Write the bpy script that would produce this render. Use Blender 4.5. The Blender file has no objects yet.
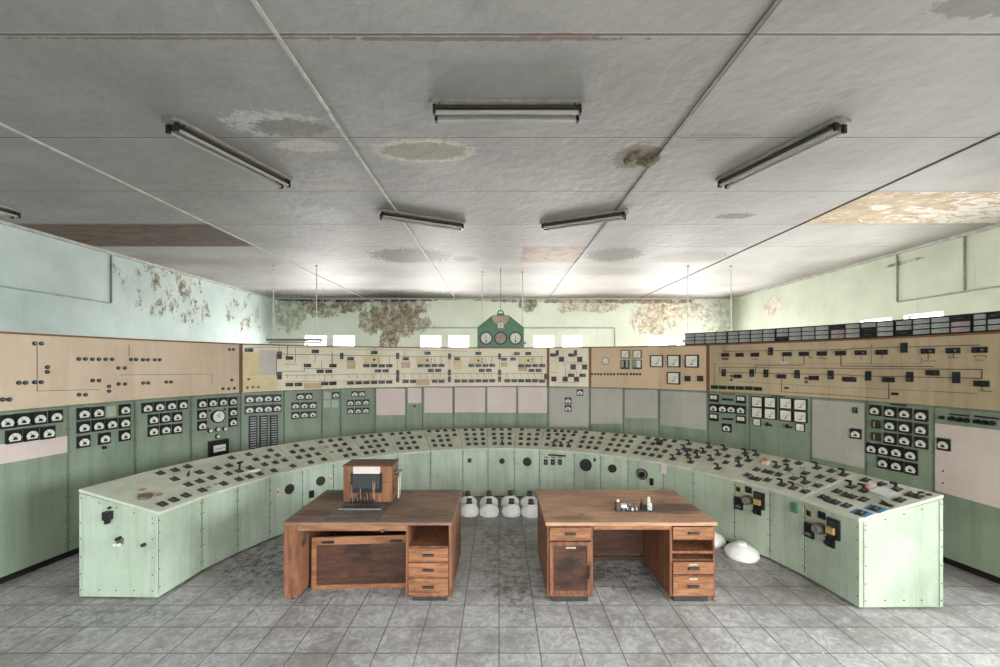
import bpy, bmesh, math, random
from mathutils import Vector, Matrix
random.seed(7)
C = bpy.context.scene.collection
# ---- photo measurements: eye height, focal length, vanishing point ----
F, CX, CY, H = 417.0, 499.0, 362.5, 2.35
CEIL = 4.45; HC = CEIL - H
XL, XR, YB, YF = -7.4, 7.6, 13.62, -2.6      # room walls

# ============================ materials ============================
def lin(c):
    return tuple(((x/255)/12.92 if x/255 <= .04045 else ((x/255+.055)/1.055)**2.4) for x in c) + (1,)
class N:
    def __init__(s, name, rough=.6, metal=0, spec=.4):
        s.m = bpy.data.materials.new(name); s.m.use_nodes = True
        s.t = s.m.node_tree; s.n = s.t.nodes; s.l = s.t.links
        s.b = s.n['Principled BSDF']; s.b.inputs['Roughness'].default_value = rough
        s.b.inputs['Metallic'].default_value = metal
        s.b.inputs['Specular IOR Level'].default_value = spec
        s.tc = s.n.new('ShaderNodeTexCoord').outputs['Object']
    def noise(s, scale, detail=5, rough=.6, vec=None, stretch=None, dist=0):
        n = s.n.new('ShaderNodeTexNoise'); n.inputs['Scale'].default_value = scale
        n.inputs['Detail'].default_value = detail; n.inputs['Roughness'].default_value = rough
        n.inputs['Distortion'].default_value = dist
        v = vec or s.tc
        if stretch:
            mp = s.n.new('ShaderNodeMapping'); mp.inputs['Scale'].default_value = stretch
            s.l.new(v, mp.inputs['Vector']); v = mp.outputs[0]
        s.l.new(v, n.inputs['Vector']); return n.outputs['Fac']
    def math(s, op, a, b=None, clamp=False):
        n = s.n.new('ShaderNodeMath'); n.operation = op; n.use_clamp = clamp
        for i, x in enumerate((a, b)):
            if x is None: continue
            if isinstance(x, (int, float)): n.inputs[i].default_value = x
            else: s.l.new(x, n.inputs[i])
        return n.outputs[0]
    def rng(s, v, a, b, c=0, d=1):
        n = s.n.new('ShaderNodeMapRange'); n.interpolation_type = 'SMOOTHSTEP'
        s.l.new(v, n.inputs[0])
        for i, x in enumerate((a, b, c, d)): n.inputs[i+1].default_value = x
        return n.outputs[0]
    def mix(s, f, a, b):
        n = s.n.new('ShaderNodeMix'); n.data_type = 'RGBA'
        if isinstance(f, (int, float)): n.inputs[0].default_value = f
        else: s.l.new(f, n.inputs[0])
        for i, x in ((6, a), (7, b)):
            if isinstance(x, tuple): n.inputs[i].default_value = x if len(x) == 4 else lin(x)
            else: s.l.new(x, n.inputs[i])
        return n.outputs[2]
    def sep(s, v=None):
        n = s.n.new('ShaderNodeSeparateXYZ'); s.l.new(v or s.tc, n.inputs[0]); return n.outputs
    def blotch(s, c, r, nz, amp, soft=.25):
        a = s.n.new('ShaderNodeVectorMath'); a.operation = 'SUBTRACT'; s.l.new(s.tc, a.inputs[0]); a.inputs[1].default_value = c
        b = s.n.new('ShaderNodeVectorMath'); b.operation = 'DIVIDE'; s.l.new(a.outputs[0], b.inputs[0]); b.inputs[1].default_value = r
        d = s.n.new('ShaderNodeVectorMath'); d.operation = 'LENGTH'; s.l.new(b.outputs[0], d.inputs[0])
        t = s.math('MULTIPLY_ADD', nz, amp); t.node.inputs[2].default_value = -amp/2
        v = s.math('ADD', d.outputs['Value'], t)
        return s.rng(v, 1-soft, 1.0, 1, 0)
    def bump(s, h, strength=.3, dist=.01):
        n = s.n.new('ShaderNodeBump'); n.inputs['Strength'].default_value = strength; n.inputs['Distance'].default_value = dist
        s.l.new(h, n.inputs['Height']); s.l.new(n.outputs[0], s.b.inputs['Normal'])
    def out(s, col):
        if isinstance(col, tuple): s.b.inputs['Base Color'].default_value = col if len(col) == 4 else lin(col)
        else: s.l.new(col, s.b.inputs['Base Color'])
        return s.m

def plain(name, c, rough=.5, metal=0, var=.18):
    s = N(name, rough, metal)
    f = s.noise(9, 4)
    d = tuple(x*(1-var) for x in c)
    return s.out(s.mix(s.rng(f, .3, .7), c, d))

def painted(name, c, dark, rust=(92, 74, 52), streak=.5, scale=1.0, wear=.6, rough=.42):
    s = N(name, rough)
    big = s.rng(s.noise(1.3*scale, 6, .65), .35, .72)
    st = s.rng(s.noise(3, 5, .6, stretch=(3.5, 3.5, .25)), .42, .75)
    col = s.mix(s.math('MULTIPLY', big, .55), c, dark)
    col = s.mix(s.math('MULTIPLY', st, streak), col, dark)
    sp = s.rng(s.noise(34, 5, .7), .66, .72)
    col = s.mix(s.math('MULTIPLY', sp, wear), col, rust)
    s.bump(s.noise(60, 3), .08, .003)
    return s.out(col)

M = {}
M['green'] = painted('green_panel_paint', (138, 150, 130), (98, 110, 90), rust=(70, 60, 46))
M['console'] = painted('pale_green_console_paint', (176, 187, 168), (124, 136, 114), rust=(84, 76, 58), streak=.45)
M['consoletop'] = painted('console_top_paint', (192, 194, 176), (150, 150, 130), rust=(84, 76, 60), streak=.15, scale=3)
M['gaugegreen'] = painted('gauge_housing_green', (88, 134, 100), (66, 106, 78), streak=.1)
M['tan'] = painted('tan_mimic_board', (212, 188, 164), (186, 158, 132), rust=(160, 130, 102), streak=.25, wear=.25)
M['cream'] = painted('cream_mimic_board', (232, 220, 196), (202, 186, 158), rust=(150, 124, 92), streak=.25, wear=.3)
M['ochre'] = painted('ochre_mimic_board', (188, 168, 138), (156, 136, 108), rust=(112, 90, 68), streak=.5, wear=.3)
M['orange_tan'] = painted('orange_tan_board', (208, 180, 148), (182, 154, 122), rust=(160, 120, 90), streak=.2, wear=.3)
M['yellowpatch'] = plain('yellow_sheet', (220, 200, 156), .6, var=.06)
M['peachpatch'] = plain('peach_sheet', (200, 172, 144), .6, var=.07)
M['greypatch'] = plain('grey_sheet', (198, 190, 182), .6, var=.06)
M['pink'] = painted('pink_primer_plate', (212, 194, 186), (190, 170, 160), rust=(160, 130, 120), streak=.2, wear=.2)
M['greyplate'] = painted('grey_primer_plate', (176, 171, 160), (150, 146, 134), rust=(120, 110, 96), streak=.3, wear=.2)
M['brownedge'] = plain('brown_board_edge', (136, 92, 62), .6)
M['black'] = plain('black_bakelite', (30, 31, 33), .35)
M['dark'] = plain('dark_steel', (58, 56, 52), .5)
M['plinth'] = plain('black_plinth', (24, 23, 22), .7)
M['dial'] = plain('white_dial', (226, 222, 208), .4, var=.08)
M['agedial'] = plain('aged_dial', (176, 150, 128), .4, var=.12)
M['lensgreen'] = plain('green_lens', (36, 92, 72), .2)
M['lensred'] = plain('red_lens', (76, 42, 40), .2)
M['lensgrey'] = plain('grey_lens', (120, 124, 128), .2)
M['seam'] = plain('seam_grey_green', (104, 116, 98), .8)  # grey-green of the seam lines and edge beading
M['linedark'] = plain('dark_line_paint', (70, 62, 54), .6)
M['linegreen'] = plain('green_line_paint', (98, 124, 100), .6)
M['lineyellow'] = plain('yellow_line_paint', (196, 172, 70), .6)
M['linered'] = plain('red_line_paint', (128, 66, 58), .6)
M['linered'] = plain('red_line_paint', (128, 66, 58), .6)
M['lineorange'] = plain('orange_line_paint', (190, 138, 82), .6)
M['lineteal'] = plain('teal_line_paint', (84, 108, 112), .6)
M['white'] = plain('white_enamel', (214, 212, 206), .45, var=.12)
M['paper'] = plain('paper', (208, 196, 186), .8, var=.06)
M['tube'] = plain('glass_tube_white', (168, 166, 160), .25, var=.05)
M['lampbody'] = plain('lamp_housing_paint', (128, 124, 116), .5)
M['lamphousing'] = plain('dusty_lamp_housing', (150, 146, 138), .5)
M['lamptray'] = plain('dusty_lamp_tray', (62, 54, 46), .6)
M['opal'] = plain('opal_glass', (250, 249, 244), .3, var=.06)
M['rustcap'] = plain('rusty_cap', (96, 72, 60), .8)
M['teal'] = plain('teal_knob', (128, 166, 152), .4)
M['blue'] = plain('blue_card', (70, 138, 186), .5)
M['redtag'] = plain('red_tag', (196, 110, 90), .6)
M['yellow'] = plain('yellow_label', (190, 160, 96), .6)
M['orangemark'] = plain('orange_stain', (186, 142, 120), .6)
M['metal'] = plain('worn_metal', (140, 130, 120), .35, .7)
M['legend'] = plain('legend_plate_grey', (166, 168, 164), .5)
M['legendpink'] = plain('legend_plate_pink', (174, 158, 158), .5)
M['boxframe'] = plain('annunciator_black', (40, 42, 44), .5)
M['whiteshield'] = plain('trim_paint', (190, 188, 182), .6)
M['winframe'] = plain('window_frame_paint', (226, 228, 226), .5)
M['cord'] = plain('pink_cord', (170, 128, 120), .8)
M['whitecord'] = plain('white_cord', (212, 200, 190), .8)
M['conduit'] = plain('conduit_paint', (150, 164, 148), .5)
M['darkgap'] = plain('dark_joint', (78, 74, 70), .8)
M['bluecomp'] = plain('blue_component', (80, 120, 170), .4)

def wood(name, a, b, dark, st, rough=.5, darkamt=.7, gloss=.3, marks=()):
    s = N(name, rough, 0, gloss)
    g = s.noise(5, 8, .62, stretch=st, dist=.8)
    col = s.mix(s.rng(g, .32, .7), a, b)
    fine = s.noise(28, 4, .6, stretch=st)
    col = s.mix(s.math('MULTIPLY', s.rng(fine, .55, .7), .55), col, dark)
    big = s.rng(s.noise(2.6, 8, .72, stretch=[max(.45, x/6) for x in st]), .52, .66)
    col = s.mix(s.math('MULTIPLY', big, darkamt), col, dark)
    for c, r, k in marks: col = s.mix(s.math('MULTIPLY', s.blotch(c, r, s.noise(4, 8, .75, stretch=st), 2.4, .6), k), col, dark)
    s.bump(fine, .15, .003)
    return s.out(col)
M['woodv'] = wood('oak_vertical_grain', (140, 94, 68), (96, 60, 42), (38, 26, 22), (5, 5, .5))
M['woodh'] = wood('oak_drawer_front', (162, 112, 78), (116, 76, 52), (48, 32, 26), (.6, 4, 5), darkamt=.55)
M['wooddark'] = wood('dark_walnut_panel', (88, 58, 44), (60, 40, 32), (26, 20, 18), (.6, 3, 4), darkamt=.8)
M['woodtop'] = wood('worn_desk_top', (142, 114, 94), (108, 84, 68), (46, 38, 36), (.5, 4, 4), .5, .35, marks=(((-1.9, 4.9, .8), (.3, .25, 2), .6), ((-1.9, 4.35, .8), (.3, .15, 2), .6), ((-.8, 4.3, .8), (.35, .2, 2), .35)))
M['woodtop2'] = wood('orange_worn_desk_top', (188, 148, 120), (152, 114, 90), (60, 52, 48), (.5, 4, 4), .5, .28, marks=(((1.85, 4.5, .8), (.45, .22, 2), .8), ((.75, 4.2, .8), (.3, .12, 2), .5), ((2.0, 5.0, .8), (.2, .2, 2), .4)))
M['woodbox'] = wood('varnished_box_wood', (140, 96, 66), (104, 68, 46), (56, 36, 26), (4, 4, .5), .4, .4)
M['woodboxtop'] = wood('box_top_wood', (112, 76, 58), (84, 56, 44), (54, 38, 34), (.5, 4, 4), .5, .4)
M['inlay'] = wood('grey_worn_inlay', (118, 108, 102), (84, 74, 68), (50, 44, 42), (.6, 4, 4), .5, .6)

# glass pane
g = bpy.data.materials.new('window_glass'); g.use_nodes = True
nt = g.node_tree; nt.nodes.clear()
o_ = nt.nodes.new('ShaderNodeOutputMaterial'); mx = nt.nodes.new('ShaderNodeMixShader'); tr = nt.nodes.new('ShaderNodeBsdfTransparent'); gl = nt.nodes.new('ShaderNodeBsdfGlossy')
gl.inputs['Roughness'].default_value = .05; mx.inputs[0].default_value = .06
nt.links.new(tr.outputs[0], mx.inputs[1]); nt.links.new(gl.outputs[0], mx.inputs[2]); nt.links.new(mx.outputs[0], o_.inputs[0])
M['glass'] = g

# helper: a photo point on the ceiling / back wall / side walls
def ceil_pt(px, py): k = HC/(CY-py); return ((px-CX)*k, F*k, CEIL)
def back_pt(px, py): return ((px-CX)*YB/F, YB, H+(CY-py)*YB/F)
def left_pt(px, py): Y = F*XL/(px-CX); return (XL, Y, H+(CY-py)*Y/F)
def right_pt(px, py): Y = F*XR/(px-CX); return (XR, Y, H+(CY-py)*Y/F)

def mat_ceiling():
    s = N('painted_ceiling_boards', .62, 0, .3)
    X, Y, Z = s.sep()
    base = s.mix(s.rng(s.noise(.55, 6, .6), .3, .7), (160, 157, 154), (138, 135, 132))
    base = s.mix(s.math('MULTIPLY', s.rng(s.noise(5, 7, .7), .56, .72), .3), base, (122, 118, 113))
    nz = s.noise(5, 8, .72); nf = s.noise(16, 6, .75)
    # exposed boards (whole bays), straight edged
    def rect(x0, x1, y0, y1):
        a = s.math('MULTIPLY', s.math('GREATER_THAN', X, x0), s.math('LESS_THAN', X, x1))
        b = s.math('MULTIPLY', s.math('GREATER_THAN', Y, y0), s.math('LESS_THAN', Y, y1))
        return s.math('MULTIPLY', a, b)
    brown = s.mix(s.rng(s.noise(2.2, 6, .65, stretch=(.7, 2, 1), dist=1.5), .35, .68), (104, 84, 70), (64, 50, 42))
    base = s.mix(rect(-8, -4.38, 6.30, 7.54), base, brown)
    tanb = s.mix(s.rng(nz, .35, .7), (176, 154, 124), (146, 122, 94))
    peel = s.rng(s.math('ADD', s.noise(3.4, 7, .7, stretch=(1, 2.6, 1), dist=1), s.math('MULTIPLY', s.rng(X, 4.4, 7.6), .16)), .58, .61)
    tanw = s.mix(peel, tanb, (196, 194, 188))
    base = s.mix(rect(4.56, 8, 5.13, 6.29), base, tanw)
    base = s.mix(rect(.44, 1.60, 7.55, 8.74), base, s.mix(s.rng(nz, .4, .65), (150, 122, 98), (100, 76, 60)))
    def add(px, py, hw, hh, col, nzx, amp, k=1, soft=.2):
        nonlocal base
        c = ceil_pt(px, py); a = ceil_pt(px-hw, py); b1 = ceil_pt(px, py-hh); b2 = ceil_pt(px, py+hh)
        m = s.blotch(c, (abs(c[0]-a[0]), abs(b2[1]-b1[1])/2, 5), nzx, amp, soft)
        base = s.mix(s.math('MULTIPLY', m, k), base, col)
    add(425, 151.5, 53, 12.5, (190, 184, 170), nf, .9)
    add(425, 151.5, 49, 10, (142, 136, 120), nf, .9)
    add(275, 125, 50, 14, (180, 182, 180), nf, 2.6, .8)
    add(290, 128, 42, 10, (108, 102, 94), nf, 2.4, .8)
    add(308, 146, 34, 7, (180, 174, 166), nf, 1.2, .7)
    add(636, 157, 24, 14, (112, 102, 86), nf, 1.8, .9)
    add(720, 137, 45, 4, (118, 114, 108), nf, 1.4, .8)
    add(322, 215, 30, 9, (150, 156, 160), nf, 2.0, .8)
    add(735, 216, 20, 3, (96, 92, 88), nf, 2.2, .8)
    add(410, 256, 42, 8, (84, 79, 72), nf, 2.0, .9)
    add(614, 255, 30, 7.5, (88, 83, 75), nf, 2.0, .9)
    add(690, 257, 40, 6, (112, 108, 102), nf, 2.2, .7)
    add(465, 259, 14, 3, (120, 104, 90), nf, 1.5, .8)
    add(985, 6, 60, 14, (104, 100, 96), nf, 2.2, .6)
    add(470, 39, 170, 2.5, (120, 106, 98), nf, 2.8, .9)
    add(560, 36, 50, 3, (128, 96, 84), nf, 2.4, .9)
    add(200, 38, 200, 2, (112, 106, 100), nf, 2.6, .8)
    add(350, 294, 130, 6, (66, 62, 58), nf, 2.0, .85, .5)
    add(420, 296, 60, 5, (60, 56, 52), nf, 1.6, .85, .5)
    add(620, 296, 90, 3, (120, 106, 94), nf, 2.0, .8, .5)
    add(245, 262, 60, 5, (120, 104, 92), nf, 2.6, .3, .3)
    add(160, 260, 60, 6, (128, 112, 96), nf, 2.6, .35, .3)
    add(575, 271, 90, 5, (130, 122, 112), nf, 2.4, .7, .3)
    # cross joints every 1.22 m
    t = s.math('FRACT', s.math('DIVIDE', s.math('SUBTRACT', Y, 2.68-12.2), 1.219))
    d = s.math('MULTIPLY', s.math('ABSOLUTE', s.math('SUBTRACT', t, .5)), 1)
    jn = s.math('MULTIPLY_ADD', nf, .006); jn.node.inputs[2].default_value = .4895
    line = s.math('GREATER_THAN', d, jn)
    lite = s.math('GREATER_THAN', d, .484)
    base = s.mix(s.math('MULTIPLY', lite, .35), base, (182, 176, 168))
    base = s.mix(s.math('MULTIPLY', line, .85), base, (86, 78, 70))
    h = s.math('ADD', s.math('MULTIPLY', s.noise(7, 5, .55), .5), s.math('MULTIPLY', s.math('SUBTRACT', 1, lite), .4))
    s.bump(h, .6, .04)
    return s.out(base)

def mat_wall(name, blotches, thr=.44, keep=.35, c=(222, 228, 216), d=(208, 215, 200)):
    s = N(name, .7, 0, .2)
    base = s.mix(s.rng(s.noise(.8, 5, .6), .3, .7), c, d)
    st = s.rng(s.noise(4, 5, .6, stretch=(4, 4, .2)), .55, .75)
    base = s.mix(s.math('MULTIPLY', st, .3), base, tuple(x*.86 for x in d))
    nf = s.noise(3.5, 12, .74, stretch=(1, 1, .6)); nz = s.noise(4.5, 13, .76, stretch=(1, 1, .7)); ng = s.noise(9, 10, .75)
    for c_, r_, col, amp, k in blotches:
        m = s.blotch(c_, r_, nf, amp, .15)
        cc = s.mix(s.rng(ng, .38, .64), tuple(x*.8 for x in col), tuple(min(255, x*1.45) for x in (col[0]*.97, col[1], col[2]*1.03)))
        hole = s.math('MULTIPLY_ADD', s.rng(nz, thr, thr+.05), 1-keep); hole.node.inputs[2].default_value = keep
        base = s.mix(s.math('MULTIPLY', s.math('MULTIPLY', m, hole), k), base, cc)
    s.bump(s.noise(22, 5), .12, .01)
    return s.out(base)

def bw(px, py, hw, hh, col, amp, k=.9):
    return (back_pt(px, py), (hw*YB/F, 3, hh*YB/F), col, amp, k)
def lw(px, py, hw, hh, col, amp, k=.9):
    p = left_pt(px, py); q = left_pt(px+hw, py)
    return (p, (3, abs(q[1]-p[1]), hh*p[1]/F), col, amp, k)
M['wall_back'] = mat_wall('peeling_green_back_wall', [
    bw(396, 308, 34, 14, (112, 96, 80), 1.6), bw(392, 325, 22, 18, (124, 110, 94), 1.9), bw(388, 340, 10, 14, (130, 116, 100), 2.0),
    bw(322, 306, 22, 12, (120, 106, 90), 2.4), bw(290, 312, 18, 22, (130, 132, 112), 2.8, .7), bw(352, 306, 10, 8, (116, 100, 84), 2.0),
    bw(372, 322, 14, 14, (126, 116, 96), 2.4, .8), bw(420, 324, 16, 8, (126, 116, 96), 2.6, .8),
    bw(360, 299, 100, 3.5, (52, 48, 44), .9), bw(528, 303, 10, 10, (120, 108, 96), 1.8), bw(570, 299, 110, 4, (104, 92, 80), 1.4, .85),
    bw(590, 306, 30, 8, (160, 144, 122), 2.4, .7), bw(655, 316, 24, 22, (170, 150, 130), 2.4, .8), bw(680, 308, 30, 14, (176, 158, 138), 2.6, .7),
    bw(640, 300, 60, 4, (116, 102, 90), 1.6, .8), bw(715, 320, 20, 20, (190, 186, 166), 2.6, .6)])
M['wall_left'] = mat_wall('peeling_green_left_wall', [
    lw(165, 288, 30, 30, (112, 104, 92), 3.2, 1), lw(190, 300, 22, 26, (118, 110, 98), 3.2, 1), lw(240, 312, 12, 26, (124, 118, 104), 3.0, 1),
    lw(148, 292, 14, 14, (120, 104, 92), 3.2, .8), lw(112, 270, 5, 8, (110, 90, 80), 1.4, .7), lw(262, 320, 10, 22, (140, 136, 118), 3.0, .6)],
    thr=.515, keep=.06, c=(190, 204, 200), d=(170, 184, 182))
M['wall_right'] = mat_wall('pale_green_right_wall', [
    (right_pt(772, 308), (3, .35, .3), (186, 150, 140), 3.0, .6), (right_pt(905, 262), (3, .4, .04), (110, 96, 84), 2.2, .8)],
    c=(204, 210, 194), d=(186, 192, 176))
M['wall_front'] = mat_wall('pale_green_front_wall', [])

def mat_floor():
    s = N('grey_floor_tiles', .5, 0, .4)
    X, Y, Z = s.sep()
    T = .3335
    fx = s.math('ABSOLUTE', s.math('SUBTRACT', s.math('FRACT', s.math('ADD', s.math('DIVIDE', X, T), 50)), .5))
    fy = s.math('ABSOLUTE', s.math('SUBTRACT', s.math('FRACT', s.math('ADD', s.math('DIVIDE', s.math('SUBTRACT', Y, 4.038), T), 50)), .5))
    mm = s.math('MAXIMUM', fx, fy)
    nf = s.noise(11, 6, .7)
    grout = s.math('GREATER_THAN', mm, s.math('MULTIPLY_ADD', nf, .012))
    grout.node.inputs[1].links[0].from_node.inputs[2].default_value = .4795
    # per tile tint
    cx = s.math('FLOOR', s.math('ADD', s.math('DIVIDE', X, T), 50)); cy = s.math('FLOOR', s.math('ADD', s.math('DIVIDE', s.math('SUBTRACT', Y, 4.038), T), 50))
    cb = s.n.new('ShaderNodeCombineXYZ'); s.l.new(cx, cb.inputs[0]); s.l.new(cy, cb.inputs[1])
    wn = s.n.new('ShaderNodeTexWhiteNoise'); s.l.new(cb.outputs[0], wn.inputs['Vector'])
    # swirl direction differs per tile
    off = s.n.new('ShaderNodeVectorMath'); off.operation = 'MULTIPLY_ADD'; s.l.new(wn.outputs['Color'], off.inputs[0]); off.inputs[1].default_value = (9, 9, 9); s.l.new(s.tc, off.inputs[2])
    sw = s.noise(7, 6, .65, vec=off.outputs[0], dist=2.6)
    base = s.mix(s.rng(sw, .35, .68), (146, 143, 141), (184, 181, 178))
    base = s.mix(s.math('MULTIPLY', wn.outputs['Value'], .28), base, (132, 128, 124))
    lt = s.rng(s.noise(15, 7, .75, vec=off.outputs[0], dist=3.5), .60, .68)
    base = s.mix(s.math('MULTIPLY', lt, .5), base, (208, 206, 202))
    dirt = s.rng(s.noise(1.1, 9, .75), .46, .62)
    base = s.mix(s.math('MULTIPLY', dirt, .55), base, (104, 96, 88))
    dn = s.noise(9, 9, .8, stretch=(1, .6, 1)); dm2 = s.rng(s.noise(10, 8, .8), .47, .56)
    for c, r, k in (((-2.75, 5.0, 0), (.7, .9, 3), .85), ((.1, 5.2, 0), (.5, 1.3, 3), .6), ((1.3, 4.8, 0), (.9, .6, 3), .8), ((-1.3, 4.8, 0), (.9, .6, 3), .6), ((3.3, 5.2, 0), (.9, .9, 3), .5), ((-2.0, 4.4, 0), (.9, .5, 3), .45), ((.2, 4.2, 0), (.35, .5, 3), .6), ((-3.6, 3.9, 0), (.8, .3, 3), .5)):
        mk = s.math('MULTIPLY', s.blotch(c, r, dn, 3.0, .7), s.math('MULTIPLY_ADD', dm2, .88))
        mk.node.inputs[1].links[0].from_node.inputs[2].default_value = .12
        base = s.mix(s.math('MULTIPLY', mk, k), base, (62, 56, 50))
    base = s.mix(s.math('MULTIPLY', grout, .8), base, (74, 68, 62))
    s.bump(s.math('SUBTRACT', s.math('MULTIPLY', nf, .3), grout), .3, .004)
    r = s.rng(sw, .3, .7, .38, .6); s.l.new(r, s.b.inputs['Roughness'])
    return s.out(base)
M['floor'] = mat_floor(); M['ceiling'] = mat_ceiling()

# ============================ mesh helpers ============================
class MB:
    def __init__(s): s.v = []; s.f = []; s.mi = []; s.sm = []
    def add(s, vs, fs, m=0, sm=False):
        o = len(s.v); s.v += [tuple(v) for v in vs]
        for f in fs: s.f.append([i+o for i in f]); s.mi.append(m); s.sm.append(sm)
        return s
    def hexa(s, p, m=0):   # p: bottom 4 then top 4
        return s.add(p, [(0, 3, 2, 1), (4, 5, 6, 7), (0, 1, 5, 4), (1, 2, 6, 5), (2, 3, 7, 6), (3, 0, 4, 7)], m)
    def box(s, x0, x1, y0, y1, z0, z1, m=0):
        return s.hexa([(x0, y0, z0), (x1, y0, z0), (x1, y1, z0), (x0, y1, z0), (x0, y0, z1), (x1, y0, z1), (x1, y1, z1), (x0, y1, z1)], m)
    def prism(s, poly, y0, y1, m=0, sm=False):   # poly in xz, extruded along y
        n = len(poly); vs = [(x, y0, z) for x, z in poly] + [(x, y1, z) for x, z in poly]
        s.add(vs, [tuple(range(n)), tuple(range(2*n-1, n-1, -1))], m)
        return s.add(vs, [(i, i+n, (i+1) % n+n, (i+1) % n) for i in range(n)], m, sm)
    def prismz(s, poly, z0, z1, m=0):
        n = len(poly); vs = [(x, y, z0) for x, y in poly] + [(x, y, z1) for x, y in poly]
        return s.add(vs, [tuple(range(n-1, -1, -1)), tuple(range(n, 2*n))] + [(i, (i+1) % n, (i+1) % n+n, i+n) for i in range(n)], m)
    def disc(s, cx, cz, r, y0, y1, n=20, m=0):
        return s.prism([(cx+r*math.cos(2*math.pi*i/n), cz+r*math.sin(2*math.pi*i/n)) for i in range(n)], y0, y1, m, True)
    def lathe(s, prof, n=24, m=0, c=(0, 0, 0), mat=None):
        vs = []
        for r, z in prof:
            for i in range(n):
                a = 2*math.pi*i/n; p = Vector((r*math.cos(a), r*math.sin(a), z))
                if mat: p = mat @ p
                vs.append(p+Vector(c))
        fs = [(j*n+i, j*n+(i+1) % n, (j+1)*n+(i+1) % n, (j+1)*n+i) for j in range(len(prof)-1) for i in range(n)]
        s.add(vs, fs, m, True)
        return s.add([vs[i] for i in range(n)]+[vs[(len(prof)-1)*n+i] for i in range(n)], [tuple(range(n-1, -1, -1)), tuple(range(n, 2*n))], m)
    def tube(s, pts, r, n=8, m=0):
        pts = [Vector(p) for p in pts]; vs = []
        for k, p in enumerate(pts):
            d = (pts[min(k+1, len(pts)-1)]-pts[max(k-1, 0)]).normalized()
            u = d.orthogonal().normalized() if abs(d.z) > .9 else d.cross(Vector((0, 0, 1))).normalized()
            w = d.cross(u)
            for i in range(n):
                a = 2*math.pi*i/n; vs.append(p+r*(math.cos(a)*u+math.sin(a)*w))
        fs = [(j*n+i, j*n+(i+1) % n, (j+1)*n+(i+1) % n, (j+1)*n+i) for j in range(len(pts)-1) for i in range(n)]
        s.add(vs, fs, m, True)
        return s.add(vs, [tuple(range(n)), tuple(range(len(vs)-1, len(vs)-n-1, -1))], m)
    def xf(s, mat):
        s.v = [tuple(mat @ Vector(v)) for v in s.v]; return s
    def mesh(s, name, mats):
        me = bpy.data.meshes.new(name); me.from_pydata(s.v, [], s.f)
        for m in mats: me.materials.append(M[m])
        for p, mi, sm in zip(me.polygons, s.mi, s.sm): p.material_index = mi; p.use_smooth = sm
        bm = bmesh.new(); bm.from_mesh(me); bmesh.ops.recalc_face_normals(bm, faces=bm.faces); bm.to_mesh(me); bm.free()
        return me
    def build(s, name, mats, parent=None, mat=None, bevel=0):
        if isinstance(mats, str): mats = [mats]
        o = bpy.data.objects.new(name, s.mesh(name, mats)); C.objects.link(o)
        W[o.name] = mat.translation.copy() if mat is not None else Vector((0, 0, 0))
        if parent: o.parent = parent; mat = (Matrix.Translation(-wpos(parent)) @ (mat if mat is not None else Matrix()))
        if mat is not None: o.matrix_local = mat
        if bevel:
            b = o.modifiers.new('bevel', 'BEVEL'); b.width = bevel; b.segments = 2; b.limit_method = 'ANGLE'
        return o
W = {}
def wpos(o): return W.get(o.name, Vector((0, 0, 0)))
def inst(name, me, parent, mat):        # shared-mesh part placed in world space, parent chain unrotated
    o = bpy.data.objects.new(name, me); C.objects.link(o); o.parent = parent
    W[o.name] = mat.translation.copy(); o.matrix_local = Matrix.Translation(-wpos(parent)) @ mat; return o
def sub(name, me, parent):              # sub-part sharing its part's frame
    o = bpy.data.objects.new(name, me); C.objects.link(o); o.parent = parent; return o
def thing(name, label, cat, loc, group=None):
    o = bpy.data.objects.new(name, None); C.objects.link(o); o.location = loc; o.empty_display_size = .1
    W[o.name] = Vector(loc)
    return tag(o, label, cat, group)
def tag(o, label, cat, group=None, kind=None):
    o['label'] = label; o['category'] = cat
    if group: o['group'] = group
    if kind: o['kind'] = kind
    return o
def struct(o): o['kind'] = 'structure'; return o

# ============================ room shell ============================
def wall_mesh(axis, a0, a1, z0, z1, c0, c1, holes):
    """axis 'x': wall runs along x between a0..a1, thickness in y c0..c1; holes (a,b,zb,zt)"""
    mb = MB()
    us = sorted({a0, a1} | {h[0] for h in holes} | {h[1] for h in holes}); zs = sorted({z0, z1} | {h[2] for h in holes} | {h[3] for h in holes})
    for i in range(len(us)-1):
        for j in range(len(zs)-1):
            um, zm = (us[i]+us[i+1])/2, (zs[j]+zs[j+1])/2
            if any(h[0] < um < h[1] and h[2] < zm < h[3] for h in holes): continue
            if axis == 'x': mb.box(us[i], us[i+1], c0, c1, zs[j], zs[j+1])
            else: mb.box(c0, c1, us[i], us[i+1], zs[j], zs[j+1])
    return mb
T = .22
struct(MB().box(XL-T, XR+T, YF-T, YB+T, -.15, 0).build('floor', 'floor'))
struct(MB().box(XL-T, XR+T, YF-T, YB+T, CEIL, CEIL+.15).build('ceiling', 'ceiling'))
back_holes = [((a-CX)*YB/F, (b-CX)*YB/F, 1.7, 3.23) for a, b in ((305, 326.5), (333.5, 354.5), (420.5, 441.5), (449, 469.5), (533, 553.5), (562, 582), (648, 667.5), (677, 698))]
right_holes = [(y, y+.70, 1.3, 3.23) for k in (-1, 0, 1) for y in (7.13+k*3.73, 8.08+k*3.73)]
right_holes = [h for h in right_holes if h[0] > 4]
right_holes += [(-2.1, -.5, .9, 3.4), (-.1, 1.5, .9, 3.4), (1.9, 3.5, .9, 3.4)]
front_holes = [(-6.9+k*2.05, -5.2+k*2.05, .9, 3.4) for k in range(7)]
struct(wall_mesh('x', XL-T, XR+T, 0, CEIL, YB, YB+T, back_holes).build('wall_back', 'wall_back'))
struct(wall_mesh('x', XL-T, XR+T, 0, CEIL, YF-T, YF, front_holes).build('wall_front', 'wall_front'))
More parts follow.
